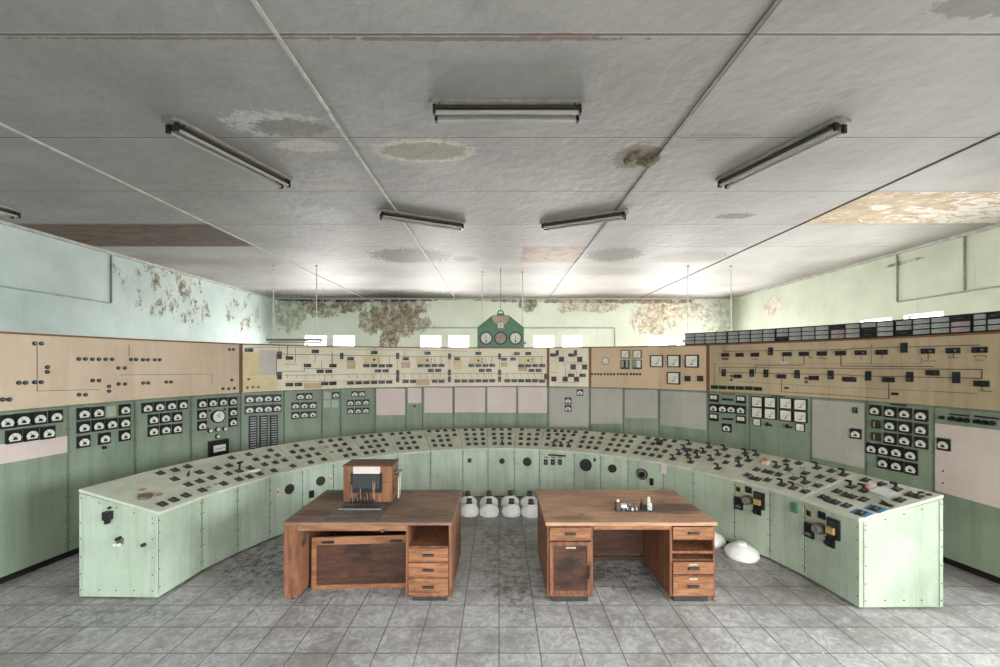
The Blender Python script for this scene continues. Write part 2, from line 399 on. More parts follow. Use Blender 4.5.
struct(wall_mesh('y', YF, YB, 0, CEIL, XR, XR+T, right_holes).build('wall_right', 'wall_right'))
struct(MB().box(XL-T, XL, YF, YB, 0, CEIL).build('wall_left', 'wall_left'))
wi = 0
def window(axis, a, b, z0, z1, c):
    """timber frame with one mullion bar and a glass pane, c = centre of the wall thickness"""
    global wi; wi += 1
    f, t = .035, .025
    mb = MB()
    parts = [(a, a+f, z0, z1), (b-f, b, z0, z1), (a+f, b-f, z0, z0+f), (a+f, b-f, z1-f, z1), (a+f, b-f, z0+(z1-z0)*.58, z0+(z1-z0)*.58+.025)]
    if b-a > 1.2: parts.append(((a+b)/2-.02, (a+b)/2+.02, z0+f, z1-f))
    for p in parts:
        if axis == 'x': mb.box(p[0], p[1], c-t, c+t, p[2], p[3])
        else: mb.box(c-t, c+t, p[0], p[1], p[2], p[3])
    o = struct(mb.build('window_%d' % wi, 'winframe'))
    pm = MB()
    if axis == 'x': pm.box(a+f, b-f, c-.003, c+.003, z0+f, z1-f)
    else: pm.box(c-.003, c+.003, a+f, b-f, z0+f, z1-f)
    pm.build('window_pane', 'glass', o)
for h in back_holes: window('x', *h, YB+T*.6)
for h in right_holes: window('y', *h, XR+T*.6)
for h in front_holes: window('x', *h, YF-T*.5)

tn = 0
def trim(mb, m, bevel=0):
    global tn; tn += 1
    return struct(mb.build('trim_%d' % tn, m, bevel=bevel))
# long ceiling joints: left pair painted conduits, right pair dark joints with a bead
for x, m, w, h in ((-4.37, 'whiteshield', .020, .02), (-1.42, 'whiteshield', .022, .022), (1.61, 'lampbody', .024, .02), (4.58, 'darkgap', .022, .012)):
    mb = MB(); y = YF+.01; k = 0
    while y < YB-.05:
        y2 = min(y+1.215, YB-.02); dx = .004*math.sin(k*2.3+x)
        mb.box(x-w/2+dx, x+w/2+dx, y, y2-.006, CEIL-h, CEIL-.001); y = y2; k += 1
    trim(mb, m)
    if x > 0: trim(MB().box(x+w/2+.004, x+w/2+.014, YF+.01, YB-.02, CEIL-.006, CEIL-.001), 'darkgap')
trim(MB().box(XL+.001, XL+.07, YF+.01, YB-.08, CEIL-.045, CEIL-.001), 'whiteshield')
trim(MB().box(XR-.07, XR-.001, YF+.01, YB-.08, CEIL-.045, CEIL-.001), 'whiteshield')
trim(MB().box(XL+.01, XR-.01, YB-.07, YB-.001, CEIL-.04, CEIL-.001), 'whiteshield')
def conduit(pts, label):
    tag(MB().tube(pts, .014).build('wall_conduit', 'conduit'), label, 'pipe')
conduit([(XL+.015, YF+.1, 3.48), (XL+.015, 7.93, 3.48), (XL+.015, 7.95, 3.5), (XL+.015, 7.95, 4.40)], 'thin painted conduit running along the left wall then up to ceiling')
conduit([(XR-.015, YF+.1, 3.50), (XR-.015, 7.93, 3.50), (XR-.015, 7.95, 3.52), (XR-.015, 7.95, 4.40)], 'thin painted conduit running along the right wall then up to ceiling')
conduit([(XR-.015, 6.8, 3.53), (XR-.015, 6.8, 4.40)], 'short upright conduit joining ceiling to the right wall conduit')
conduit([(-3.4, YB-.015, 3.48), (3.76, YB-.015, 3.48), (3.78, YB-.015, 3.46), (3.78, YB-.015, 1.2)], 'thin conduit along the far wall above the small windows')

# ============================ instrument wall ============================
KX = [-60, 0, 120, 240.8, 280, 380, 500, 548, 590, 650, 708, 880, 1000, 1060]
KI = [.2535, .2288, .1802, .1404, .1318, .1165, .1103, .1115, .1146, .1220, .1330, .1821, .2288, .2525]
def invz(px):
    i = max(0, min(len(KX)-2, next((k for k in range(len(KX)-1) if px <= KX[k+1]), len(KX)-2)))
    def sl(j):
        if j <= 0: return (KI[1]-KI[0])/(KX[1]-KX[0])
        if j >= len(KX)-1: return (KI[-1]-KI[-2])/(KX[-1]-KX[-2])
        return (KI[j+1]-KI[j-1])/(KX[j+1]-KX[j-1])
    h = KX[i+1]-KX[i]; t = (px-KX[i])/h
    return (KI[i]*(2*t**3-3*t**2+1)+sl(i)*h*(t**3-2*t**2+t)+KI[i+1]*(-2*t**3+3*t**2)+sl(i+1)*h*(t**3-t**2))
SE = [-30, 68, 135, 191, 240.8, 284, 322, 340.5, 375, 406, 422.5, 453.5, 486, 517, 548, 590, 623.5, 659, 708, 749.5, 811, 866, 934, 1035]
PV = [Vector(((s-CX)/F/invz(s), 1/invz(s))) for s in SE]
def vnorm(P, i):
    d = Vector((0, 0))
    if i > 0: d += (P[i]-P[i-1]).normalized()
    if i < len(P)-1: d += (P[i+1]-P[i]).normalized()
    d.normalize(); return Vector((-d.y, d.x))        # outward (away from the room centre)
PN = [vnorm(PV, i) for i in range(len(PV))]
def seg_hit(px, P, S):
    """plan point where the sight line of column px meets polyline P with columns S; returns (segment, point)"""
    i = max(0, min(len(S)-2, next((k for k in range(len(S)-1) if px < S[k+1]), len(S)-2)))
    r = Vector(((px-CX)/F, 1)); a, b = P[i], P[i+1]; d = b-a
    den = r.x*d.y-r.y*d.x; t = (a.x*d.y-a.y*d.x)/den
    return i, r*t
def frame(P, i):
    d = (P[i+1]-P[i]).normalized(); return math.atan2(d.y, d.x), Vector((d.y, -d.x))
def on_wall(px, py, out=0):
    i, p = seg_hit(px, PV, SE); a, n = frame(PV, i)
    return i, Matrix.Translation((p.x+n.x*out, p.y+n.y*out, H+(CY-py)*p.y/F)) @ Matrix.Rotation(a, 4, 'Z')
ZT, ZM = 2.677, 1.847
DEP = .32
# --- shared instrument meshes (front towards -y) ---
def arc(cx, cz, r, a0, a1, n): return [(cx+r*math.cos(a0+(a1-a0)*k/n), cz+r*math.sin(a0+(a1-a0)*k/n)) for k in range(n+1)]
def proto_square(w, d, mf='black'):
    return MB().box(-w/2, w/2, -d, 0, -w/2, w/2).mesh('meter', [mf])
screw_me = MB().disc(0, 0, .006, -.004, -.0005, 8).mesh('screw', ['dark'])
meter_me = MB().box(-.073, .073, -.03, -.001, -.073, .073).box(-.064, .064, -.034, -.03, -.064, .064).mesh('meter', ['black'])
def dial_half(k=1):
    mb = MB(); mb.prism([(x*k, z*k) for x, z in arc(0, -.024, .058, 0, math.pi, 14)], -.0365, -.034, 0)
    mb.box(-.05*k, .05*k, -.0365, -.034, -.046*k, -.024*k, 0)
    mb.prism([(x*k, z*k) for x, z in arc(0, -.022, .019, 0, math.pi, 8)], -.038, -.0365, 1)
    mb.box(-.022*k, .022*k, -.038, -.0365, -.034*k, -.022*k, 1)
    mb.prism([(-.003, -.02), (.003, -.02), (-.027, .024), (-.030, .022)], -.0375, -.0365, 1)
    return mb.mesh('dial', ['dial', 'black'])
dial_me = dial_half(1.06)
sq_me = MB().box(-.12, .12, -.05, -.001, -.12, .12).mesh('square_meter', ['black'])
sqd_me = MB().box(-.098, .098, -.053, -.05, -.098, .098, 0).prism([(-.004, -.05), (.004, -.05), (.052, .03), (.046, .034)], -.0545, -.053, 1).box(-.03, .03, -.0545, -.053, -.064, -.052, 1).mesh('dial', ['dial', 'linedark'])
rnd_me = MB().disc(0, 0, .032, -.03, -.001, 16).mesh('round_meter', ['black'])
rndd_me = MB().disc(0, 0, .024, -.032, -.03, 16, 0).box(-.003, .003, -.033, -.032, -.004, .018, 1).mesh('dial', ['dial', 'black'])
rect_me = MB().box(-.075, .075, -.03, -.001, -.065, .065).mesh('rectangular_meter', ['black'])
rectd_me = MB().box(-.058, .058, -.033, -.03, -.018, .044, 0).box(-.002, .002, -.034, -.033, -.016, .03, 1).mesh('dial', ['dial', 'black'])
knob_me = MB().disc(0, 0, .022, -.012, -.001, 14).disc(0, 0, .014, -.04, -.012, 12).box(-.006, .006, -.048, -.04, -.016, .016).mesh('knob', ['black'])
lamp_me = MB().disc(0, 0, .023, -.012, -.001, 14, 0).disc(0, 0, .013, -.018, -.012, 12, 1).mesh('indicator_lamp', ['black', 'lensgrey'])
pair_body = MB().box(-.066, .066, -.022, -.001, -.034, .034, 0).disc(-.031, 0, .024, -.026, -.022, 12, 0).disc(.031, 0, .024, -.026, -.022, 12, 0).mesh('indicator_pair', ['black'])
def lens(m1, m2): return [MB().disc(sx*.031, 0, .014, -.030, -.026, 12, 0).mesh('lens', [m]) for sx, m in ((-1, m1), (1, m2))]
lens_gg = lens('lensgreen', 'lensgreen'); lens_rg = lens('lensred', 'lensgreen'); lens_rr = lens('lensred', 'lensred'); lens_xx = lens('lensgrey', 'dark'); lens_dd = lens('dark', 'lensgrey')
def put_meter(parent, px, py, kind='m', k=1.0):
    i, Mx = on_wall(px, py)
    Mx = Mx @ Matrix.Diagonal((k*(.88 if kind == 'm' and (i < 4 or i > 19) else 1), k, k, 1))
    me, de, nm = {'m': (meter_me, dial_me, 'meter'), 's': (sq_me, sqd_me, 'square_meter'), 'r': (rnd_me, rndd_me, 'round_meter'), 'c': (rect_me, rectd_me, 'rectangular_meter')}[kind]
    o = inst(nm, me, parent, Mx); sub('dial', de, o); return o
def put(parent, name, me, px, py, k=1, rot=0):
    i, Mx = on_wall(px, py); return inst(name, me, parent, Mx @ Matrix.Rotation(rot, 4, 'Y') @ Matrix.Scale(k, 4))
def plate(parent, name, q, m, out=.004, th=.003):
    """flat sheet whose corners are photo points on the instrument wall (tl, tr, br, bl)"""
    pts = []
    for (x, y) in q:
        i, Mx = on_wall(x, y); pts.append((i, Mx))
    xm = sum(p[0] for p in q)/4; fi, _ = seg_hit(xm, PV, SE); a, n = frame(PV, fi)
    vs = []
    for d in (0.0015, out):
        for i, Mx in pts:
            t = Mx.translation; vs.append((t.x+n.x*d, t.y+n.y*d, t.z))
    mb = MB().add(vs, [(0, 1, 2, 3), (7, 6, 5, 4)] + [(k, (k+1) % 4, (k+1) % 4+4, k+4) for k in range(4)])
    return mb.build(name, m, parent)

PANEL_LABELS = [
 'green instrument cubicle at the left edge with seven meters and pink strip',
 'green cubicle with ten black meters around a blank square, left wall',
 'green cubicle with rows of four, three and three meters, left wall',
 'green cubicle with large round blue-white dial above black recorder, left wall',
 'green cubicle with eight meters above three tall black slatted strips',
 'green cubicle with eight small meters in rows of two, three and three',
 'narrow green cubicle with one meter and three blank outlines',
 'green cubicle with two meters over two rows of three, before the pink plates',
 'green cubicle with the leftmost pink blanking plate',
 'narrow green cubicle with short pink plate above one small black knob',
 'green cubicle with pink plate, directly right of the narrow knob cubicle',
 'green cubicle with pink plate, below the left edge of green clock housing',
 'green cubicle with pink plate, directly below the green clock housing',
 'green cubicle with the rightmost pink plate of the far row, beside grey plate',
 'cubicle covered by tall grey plate with three small meters',
 'green cubicle with plain grey plate, directly right of three-meter grey plate',
 'green cubicle with the shortest plain grey plate, middle of three grey ones',
 'green cubicle with the widest plain grey plate, beside the knobbed meter panel',
 'green cubicle with mixed meters and two knob rows, right of grey plates',
 'green cubicle with eight large square white meters in two rows',
 'green cubicle with large grey plate carrying one meter, right side',
 'green cubicle with dense block of twelve-plus meters, right side',
 'green cubicle at the right edge with large pink plate and six round knobs']
off = (Vector((0, 0)))
cub = []
for i, lab in enumerate(PANEL_LABELS):
    a, b = PV[i], PV[i+1]; n0, n1 = PN[i], PN[i+1]; d = (b-a).normalized()*.0012
    a2, b2 = a+d, b-d; ab, bb = a+n0*DEP+d, b+n1*DEP-d
    mid = (a+b)/2
    t = thing('instrument_cubicle', lab, 'control panel', (mid.x, mid.y, 0), 'green instrument cubicles of the curved wall')
    ap, bp = a+n0*.06+d, b+n1*.06-d
    MB().prismz([tuple(ap), tuple(bp), tuple(bb), tuple(ab)], 0, .09).build('plinth', 'plinth', t)
    MB().prismz([tuple(a2), tuple(b2), tuple(bb), tuple(ab)], .09, ZM-.012).build('body', 'green', t, bevel=.004)
    ang, nn = frame(PV, i)
    # edge flanges with screws
    w = (b-a).length
    R = Matrix.Translation((a.x, a.y, 0)) @ Matrix.Rotation(ang, 4, 'Z')
    for u in (.022, w-.022):
        for z in [.2+.27*k for k in range(7)]: inst('screw', screw_me, t, R @ Matrix.Translation((u, 0, z)))
    fr = MB().prism([(.006, .10), (.012, .10), (.012, ZM-.027), (w-.012, ZM-.027), (w-.012, .10), (w-.006, .10), (w-.006, ZM-.021), (.006, ZM-.021)], -.0035, -.0005)
    fr.xf(R).build('edge_beading', 'seam', t)
    cub.append(t)
def c4(lst, ox, oy, s): return [(ox+x/s, oy+y/s) for x, y in lst]
for idx, pts in ((0, [(20,407),(85,399),(152,392),(218,385),(50,466),(120,457),(187,450)]),
                 (1, [(330,374),(388,369),(495,358),(330,428),(388,421),(442,415),(495,410),(330,486),(414,473),(495,461)]),
                 (2, [(586,351),(634,346),(682,342),(728,338),(610,397),(658,391),(705,387),(610,444),(659,438),(705,434)]),
                 (3, [(806,334),(848,330),(889,327),(929,325),(806,378),(929,368),(806,422),(929,408)])):
    for x, y in c4(pts, 0, 320, 4): put_meter(cub[idx], x, y)
plate(cub[0], 'blanking_plate', [(-28, 448), (67, 436), (67, 452.5), (-28, 469)], 'pink')
put(cub[1], 'knob', knob_me, 103.5, 447.5)
plate(cub[1], 'blank_cover', c4([(422,346),(462,343),(462,384),(422,388)], 0, 320, 4), 'console', .008)
dm = MB().disc(0, 0, .105, -.05, -.001, 28, 0).disc(0, 0, .088, -.053, -.05, 28, 1).box(-.003, .003, -.056, -.053, -.01, .07, 0).prism([(0,-.004),(.004,.003),(-.045,.03),(-.047,.027)], -.056, -.053, 0).mesh('large_dial', ['black', 'dial'])
put(cub[3], 'large_dial', dm, 217, 416.3)
for x, y in c4([(839,442),(869,437),(898,435),(869,465)], 0, 320, 4): put_meter(cub[3], x, y, 'r', 1.2)
for x, y in c4([(838,362),(898,357)], 0, 320, 4): put(cub[3], 'knob', knob_me, x, y, .7)
rc = MB().box(-.15, .15, -.06, -.001, -.14, .14, 0).box(-.095, .095, -.063, -.06, -.045, .06, 1).box(-.08, .08, -.064, -.063, .0, .006, 0).mesh('chart_recorder', ['black', 'dial'])
put(cub[3], 'chart_recorder', rc, 217.3, 448.3)
for x, y in c4([(77,477),(115,475),(151,473),(187,472),(77,519),(115,516),(151,514),(187,512)], 230, 280, 4): put_meter(cub[4], x, y, 'm', .95)
for j, x in enumerate((252.8, 263.3, 273.6)):
    st = MB().box(-.062, .062, -.03, -.001, -.29, .29, 0)
    for k in range(13): st.box(-.046, .046, -.034, -.03, -.268+k*.0425, -.250+k*.0425, 1 if not (j == 1 and k > 10) else 2)
    put(cub[4], 'slatted_strip', st.mesh('slatted_strip', ['black', 'legend', 'peachpatch']), x, 432.2-j*.5)
for x, y in c4([(281,466),(314,465),(261,503),(297,502),(330,501),(261,541),(297,539),(330,537)], 230, 280, 4): put_meter(cub[5], x if x < 312 else x, y, 'm', .88)
put_meter(cub[6], *c4([(422,460)], 230, 280, 4)[0], 'm', .88)
for x, y in c4([(388,462),(388,495),(420,495)], 230, 280, 4): plate(cub[6], 'blank_cover', [(x-3.3, y-3.6), (x+3.3, y-3.7), (x+3.3, y+3.6), (x-3.3, y+3.7)], 'console', .008)
for x, y in c4([(498,456),(527,455),(481,491),(512,490),(543,489),(481,524),(512,523),(543,522)], 230, 280, 4): put_meter(cub[7], x, y, 'm', .84)
for idx, q, m in ((8, (376.3, 388.6, 405, 415), 'pink'), (9, (408, 387.6, 421.5, 403), 'pink'), (10, (424.3, 387.5, 452.3, 412.8), 'pink'), (11, (454.8, 387.3, 485, 412.3), 'pink'),
                  (12, (487.5, 387.2, 516, 412.6), 'pink'), (13, (518.3, 387.2, 547, 412.9), 'pink'), (14, (549.5, 388, 588.5, 426.8), 'greyplate'), (15, (591, 388.6, 622.5, 423.6), 'greyplate'), (16, (625, 389.8, 657.5, 418.2), 'greyplate')):
    plate(cub[idx], 'blanking_plate', [(q[0], q[1]), (q[2], q[1]+.2), (q[2], q[3]), (q[0], q[3])], m, .008)
plate(cub[17], 'blanking_plate', [(660.5, 391), (706, 393), (706, 430), (660.5, 424.5)], 'greyplate', .008)
put(cub[9], 'knob', knob_me, 414.5, 406, 1.3)
for x, y in c4([(560,450),(513,483),(513,513)], 440, 280, 4): put_meter(cub[14], x, y, 'm', .95)
for x, y in c4([(470,537),(515,540),(558,543),(605,547),(535,636)], 620, 300, 4.98): put_meter(cub[18], x, y, 'm', 1.0)
for x, y in c4([(470,488),(605,495),(470,583),(605,595)], 620, 300, 4.98): put_meter(cub[18], x, y, 'c', 1.0)
for y0 in (494, 591):
    for k in range(4): put(cub[18], 'knob', knob_me, *c4([(517+k*14, y0+k)], 620, 300, 4.98)[0], .9)
plate(cub[18], 'red_legend_strip', c4([(505,464),(575,468),(575,473),(505,469)], 620, 300, 4.98), 'linered')
for x, y in c4([(687,507),(752,510),(830,515),(902,521),(687,560),(752,566),(830,574),(902,581)], 620, 300, 4.98): put_meter(cub[19], x, y, 's', .74)
for x, y in c4([(685,608),(900,634)], 620, 300, 4.98): put_meter(cub[19], x, y, 's', .5)
hd = MB().box(-.05, .05, -.02, -.001, -.012, .012).disc(0, 0, .02, -.05, -.02, 12).box(-.012, .012, -.06, -.03, 0, .045).mesh('rotary_handle', ['black'])
for x, y in c4([(740,622),(840,632)], 620, 300, 4.98): put(cub[19], 'rotary_handle', hd, x, y)
plate(cub[19], 'legend_strip', [(771.5, 395.2), (785.5, 396.2), (785.5, 397.2), (771.5, 396.2)], 'black')
plate(cub[20], 'blanking_plate', [(812.5, 399.5), (864.5, 403.5), (864.5, 468.5), (812.5, 457)], 'greyplate', .008)
put_meter(cub[20], 856.5, 433.6, 'm', .95)
put(cub[20], 'small_switch', MB().box(-.028, .028, -.02, -.001, -.04, .04, 0).disc(0, .018, .012, -.03, -.02, 10, 1).disc(0, -.018, .012, -.03, -.02, 10, 1).mesh('small_switch', ['black', 'lensgrey']), 855.5, 410.3)
P21 = c4([(436,500),(504,508),(571,514),(645,523),(504,568),(571,577),(645,587),(504,628),(571,636),(645,648)], 780, 300, 4.536)
P21 += [(872.8, 448.3), (884.6, 450), (897.8, 452), (912, 454.8), (884.3, 462.8), (897.7, 465.6), (912, 468.5)]
for x, y in P21: put_meter(cub[21], x, y, 'm', .96)
rs = MB().box(-.05, .05, -.015, -.001, -.055, .055, 0).disc(0, 0, .035, -.045, -.015, 16, 0).box(-.008, .008, -.055, -.045, -.034, .034, 1).mesh('rotary_switch', ['dark', 'lineorange'])
for x, y in c4([(438,563),(438,620)], 780, 300, 4.536): put(cub[21], 'rotary_switch', rs, x, y)
plate(cub[21], 'legend_strip', [(890.5, 403.5), (906.5, 404.7), (906.5, 406.2), (890.5, 405)], 'black')
plate(cub[22], 'blanking_plate', [(935.5, 423.2), (1033, 433.8), (1033, 517.5), (935.5, 490.5)], 'pink', .008)
for x, y in c4([(783,538),(818,543),(848,546),(898,551),(932,556),(966,559)], 780, 300, 4.536): put(cub[22], 'knob', knob_me, x, y, 1.25)
put(cub[22], 'small_valve_knob', knob_me, 942.7, 417.5, 1.0)
plate(cub[22], 'legend_strip', [(949.5, 413.2), (969.5, 415.2), (969.5, 416.8), (949.5, 414.8)], 'black')
plate(cub[22], 'legend_strip', [(974.5, 415.2), (999.5, 418), (999.5, 419.8), (974.5, 417)], 'black')
put_meter(cub[22], 945, 444.4, 'm', .96)
for y in (471, 483): put(cub[22], 'knob', knob_me, 944, y, .5)

# --- upper boards ---
def board(i0, i1, label, mat):
    mid = (PV[i0]+PV[i1])/2
    t = thing('mimic_board', label, 'mimic board', (mid.x, mid.y, ZM), 'tan mimic boards above the cubicles')
    mb = MB(); ed = MB()
    for i in range(i0, i1):
        a, b, n0, n1 = PV[i], PV[i+1], PN[i], PN[i+1]
        da = (b-a).normalized()
        a2 = a + (da*.004 if i == i0 else Vector((0, 0))); b2 = b - (da*.004 if i == i1-1 else Vector((0, 0)))
        mb.prismz([tuple(a2), tuple(b2), tuple(b2+n1*DEP), tuple(a2+n0*DEP)], ZM-.008, ZT-.022)
        ed.prismz([tuple(a2-n0*.012), tuple(b2-n1*.012), tuple(b2+n1*DEP), tuple(a2+n0*DEP)], ZT-.022, ZT)
    mb.build('board', mat, t); ed.build('top_rail', 'brownedge', t)
    for i, s_, fi in ((i0, 1, i0), (i1, -1, i1-1)):
        ang, nn = frame(PV, fi); a = PV[i]
        g = MB().box(min(0, s_*.022)+s_*.005, max(0, s_*.022)+s_*.005, -.008, -.0005, ZM-.006, ZT-.023)
        g.xf(Matrix.Translation((a.x, a.y, 0)) @ Matrix.Rotation(ang, 4, 'Z')).build('edge_strip', 'brownedge', t)
    return t
BA = board(0, 4, 'pale tan mimic board on the left with scattered pairs of round lamps', 'tan')
BB = board(4, 14, 'long cream mimic board with dense line diagram on the far wall', 'cream')
BC = board(14, 15, 'narrow cream board crowded with square black switches', 'cream')
BD = board(15, 18, 'orange-tan board with round hole and four square white meters', 'orange_tan')
BE = board(18, 23, 'ochre mimic board with green lamps, under the black annunciators', 'ochre')
def line(mb, pts, w=.008, m=0, out=.004):
    for (x0, y0), (x1, y1) in zip(pts, pts[1:]):
        n = max(1, int(abs(x1-x0)/6)); 
        # split at facet seams as well
        ts = sorted({k/n for k in range(n+1)} | {(s-x0)/(x1-x0) for s in SE if min(x0, x1) < s < max(x0, x1)} if x1 != x0 else {0, 1})
        for t0, t1 in zip(ts, ts[1:]):
            if t1-t0 < 1e-6: continue
            ends = []
            xa, xb = x0+(x1-x0)*t0, x0+(x1-x0)*t1
            fi, _ = seg_hit((xa+xb)/2, PV, SE); a, n_ = frame(PV, fi)
            for tt in (t0, t1):
                px, py = x0+(x1-x0)*tt, y0+(y1-y0)*tt
                r = Vector(((px-CX)/F, 1)); A, B = PV[fi], PV[fi+1]; d = B-A
                t = (A.x*d.y-A.y*d.x)/(r.x*d.y-r.y*d.x); p = r*t
                ends.append(Vector((p.x, p.y, H+(CY-py)*p.y/F)))
            e0, e1 = ends; dv = (e1-e0).normalized(); nv = Vector((n_.x, n_.y, 0)); up = dv.cross(nv).normalized()*w/2
            vs = []
            for o in (.0008, out):
                for q in (e0-up, e1-up, e1+up, e0+up): vs.append(q+nv*o)
            mb.hexa(vs, m)
    return mb
# board A
for x, y in c4([(151,94),(327,156),(381,157),(434,157),(533,158),(581,159),(628,159),(485,192),(87,251),(150,249),(382,242),(486,256),(582,252),(674,248),(328,299),(22,318),(925,118)], 0, 320, 4):
    dx = 3.25 if x < 130 else (2.5 if x < 200 else 2)
    for s_ in (-1, 1): put(BA, 'indicator_lamp', lamp_me, x+s_*dx, y)
for x, y in c4([(188,198),(435,275)], 0, 320, 4):
    for s_ in (-1, 1): put(BA, 'indicator_lamp', lamp_me, x, y+s_*2.4)
for x, y in c4([(927,240),(891,275),(914,275),(937,273)], 0, 320, 4): put(BA, 'indicator_lamp', lamp_me, x, y)
m_ = MB(); line(m_, [(37, 345), (37, 391), (100, 389.5)], .006); line(m_, [(120, 375), (212, 374), (212, 383)], .006); line(m_, [(129, 345), (129, 356)], .005)
m_.build('faint_lines', 'linegreen', BA)
# board B
def z1(l): return c4(l, 240, 338, 10)
def z2(l): return c4(l, 330, 338, 10)
def z3(l): return c4(l, 420, 338, 10)
def z4(l): return c4(l, 500, 338, 10)
plate(BB, 'yellow_sheet', z1([(22,140),(190,146),(190,380),(22,384)]), 'yellowpatch', .0025)
plate(BB, 'yellow_sheet', z1([(22,386),(375,381),(375,520),(22,548)]), 'yellowpatch', .0025)
plate(BB, 'grey_sheet', z1([(192,120),(362,124),(362,376),(192,379)]), 'greypatch', .003)
for q, m in ((z2([(335,184),(500,186),(500,262),(335,260)]), 'yellowpatch'), (z2([(168,225),(255,225),(255,308),(168,308)]), 'peachpatch'), (z2([(712,238),(802,238),(802,300),(712,300)]), 'peachpatch'),
             (z2([(862,190),(998,190),(998,258),(862,258)]), 'yellowpatch'), (z3([(330,222),(420,222),(420,312),(330,312)]), 'yellowpatch'), (z3([(490,194),(632,194),(632,258),(490,258)]), 'yellowpatch'),
             (z4([(8,240),(76,240),(76,288),(8,288)]), 'peachpatch'), (z4([(180,192),(338,192),(338,256),(180,256)]), 'yellowpatch'), (z4([(182,260),(272,260),(272,332),(182,332)]), 'peachpatch'),
             (z1([(640,452),(820,448),(820,502),(640,506)]), 'peachpatch'), (z2([(862,418),(998,417),(998,470),(862,472)]), 'peachpatch')):
    plate(BB, 'coloured_sheet', q, m, .0025)
ln = MB()
line(ln, z1([(85,95),(990,95)]), .006, 1); line(ln, z2([(90,112),(900,122)]), .006, 1); line(ln, z3([(20,125),(480,132)]), .006, 1)
line(ln, z1([(365,380),(365,160),(400,160),(990,172)]), .009); line(ln, z2([(90,173),(900,184)]), .009); line(ln, z3([(0,184),(960,185)]), .009); line(ln, z4([(160,185),(450,186)]), .009)
line(ln, z1([(418,333),(645,333),(645,305),(930,305)]), .008)
line(ln, z1([(440,372),(990,368)]), .008, 2); line(ln, z2([(90,364),(990,355)]), .008, 2); line(ln, z3([(90,354),(960,353)]), .008, 2); line(ln, z4([(160,353),(440,354)]), .008, 2)
line(ln, z1([(450,438),(990,430)]), .007, 3); line(ln, z2([(90,430),(650,416),(990,413)]), .007, 3); line(ln, z3([(90,412),(980,411)]), .007, 3); line(ln, z4([(180,411),(430,411)]), .007, 3)
for x in (475, 565, 655, 740, 845, 920): line(ln, z1([(x, 370), (x, 400)]), .007, 2)
line(ln, z1([(555, 100), (555, 245)]), .008, 1); line(ln, z1([(390,70),(390,140)]), .007); line(ln, z1([(475,80),(475,190)]), .01); line(ln, z1([(440,262),(568,262)]), .007)
line(ln, z1([(752,170),(752,235),(720,235)]), .006); line(ln, z1([(920,140),(920,260)]), .01); line(ln, z1([(815,230),(815,300)]), .006); line(ln, z1([(845,370),(845,440)]), .008, 2)
for x in (185, 265, 345, 425, 505, 585, 740, 818, 895, 965): line(ln, z2([(x, 362), (x, 385), (x+20, 402)]), .006)
for x in (135, 205, 358, 430, 502, 572, 640, 712, 868, 935): line(ln, z3([(x, 354), (x, 375), (x+16, 390)]), .006)
for x in (65, 135, 205, 275, 345, 412): line(ln, z4([(x, 354), (x, 375), (x+16, 390)]), .006)
line(ln, z2([(452,95),(452,140)]), .007); line(ln, z2([(595,180),(595,262)]), .007); line(ln, z2([(745,130),(745,195)]), .007); line(ln, z2([(675,210),(675,330)]), .007); line(ln, z2([(22,180),(22,260)]), .01)
line(ln, z2([(555,330),(555,415)]), .005, 3); line(ln, z3([(145,180),(145,262)]), .007); line(ln, z3([(212,180),(212,262)]), .01); line(ln, z3([(292,210),(292,330)]), .007); line(ln, z3([(590,105),(590,145)]), .007)
line(ln, z3([(650,195),(650,260)]), .007); line(ln, z3([(718,190),(718,260)]), .01); line(ln, z3([(795,210),(795,330)]), .007); line(ln, z3([(182,330),(182,411)]), .005, 3); line(ln, z3([(685,330),(685,411)]), .005, 3)
line(ln, z4([(348,190),(348,260)]), .007); line(ln, z4([(418,190),(418,260)]), .01); line(ln, z4([(122,150),(122,195)]), .007)
ln.build('mimic_lines', ['linedark', 'linegreen', 'lineteal', 'lineorange'], BB)
def pair(parent, px, py, lens_me, k=1, vert=False):
    o = put(parent, 'indicator_pair', pair_body, px, py, k, math.pi/2 if vert else 0); [sub('lens', l_, o) for l_ in lens_me]
K = .95
for x, y in z1([(88,121),(493,200),(752,134),(673,275),(926,277),(800,333),(886,333),(493,466),(583,464),(845,456),(926,454)]): pair(BB, x, y, lens_xx, K)
for x, y in z1([(393,172),(393,376)]): pair(BB, x, y, lens_xx, 1.05, True)
for x, y in z1([(85,413),(72,495),(127,492),(182,491)]): put(BB, 'indicator_lamp', lamp_me, x, y, .95)
for x, y in z2([(30,277),(205,207),(442,146),(363,277),(440,276),(518,278),(592,277),(480,329),(556,328),(757,208),(975,152),(30,453),(203,449),(285,448),(362,446),(440,443),(517,441),(592,440),(756,434),(830,434)]): pair(BB, x, y, lens_xx, K)
for x, y in z2([(116,180),(676,180),(676,350),(676,412)]): pair(BB, x, y, lens_dd, K, True)
for x, y in z2([(440,217),(972,222)]): put(BB, 'round_meter', rnd_me, x, y, .8)
for x, y in z2([(485,207),(485,233)]): put(BB, 'indicator_lamp', lamp_me, x, y, .6)
for x, y in z3([(372,208),(5,276),(75,276),(145,275),(215,275),(108,325),(182,324),(582,154),(514,275),(583,275),(653,275),(722,274),(617,324),(688,323),(841,212),(930,211),(967,156),(147,432),(216,432),(373,430),(443,430),(514,430),(583,429),(652,429),(722,428),(873,428),(942,428)]):
    pair(BB, x, y, lens_dd, K)
for x, y in z3([(294,184),(294,345),(294,412),(795,184),(795,345),(795,412)]): pair(BB, x, y, lens_dd, K, True)
for x, y in z3([(582,225)]): put(BB, 'round_meter', rnd_me, x, y, .8)
for x, y in z3([(113,211),(113,238),(622,212),(622,238)]): put(BB, 'indicator_lamp', lamp_me, x, y, .6)
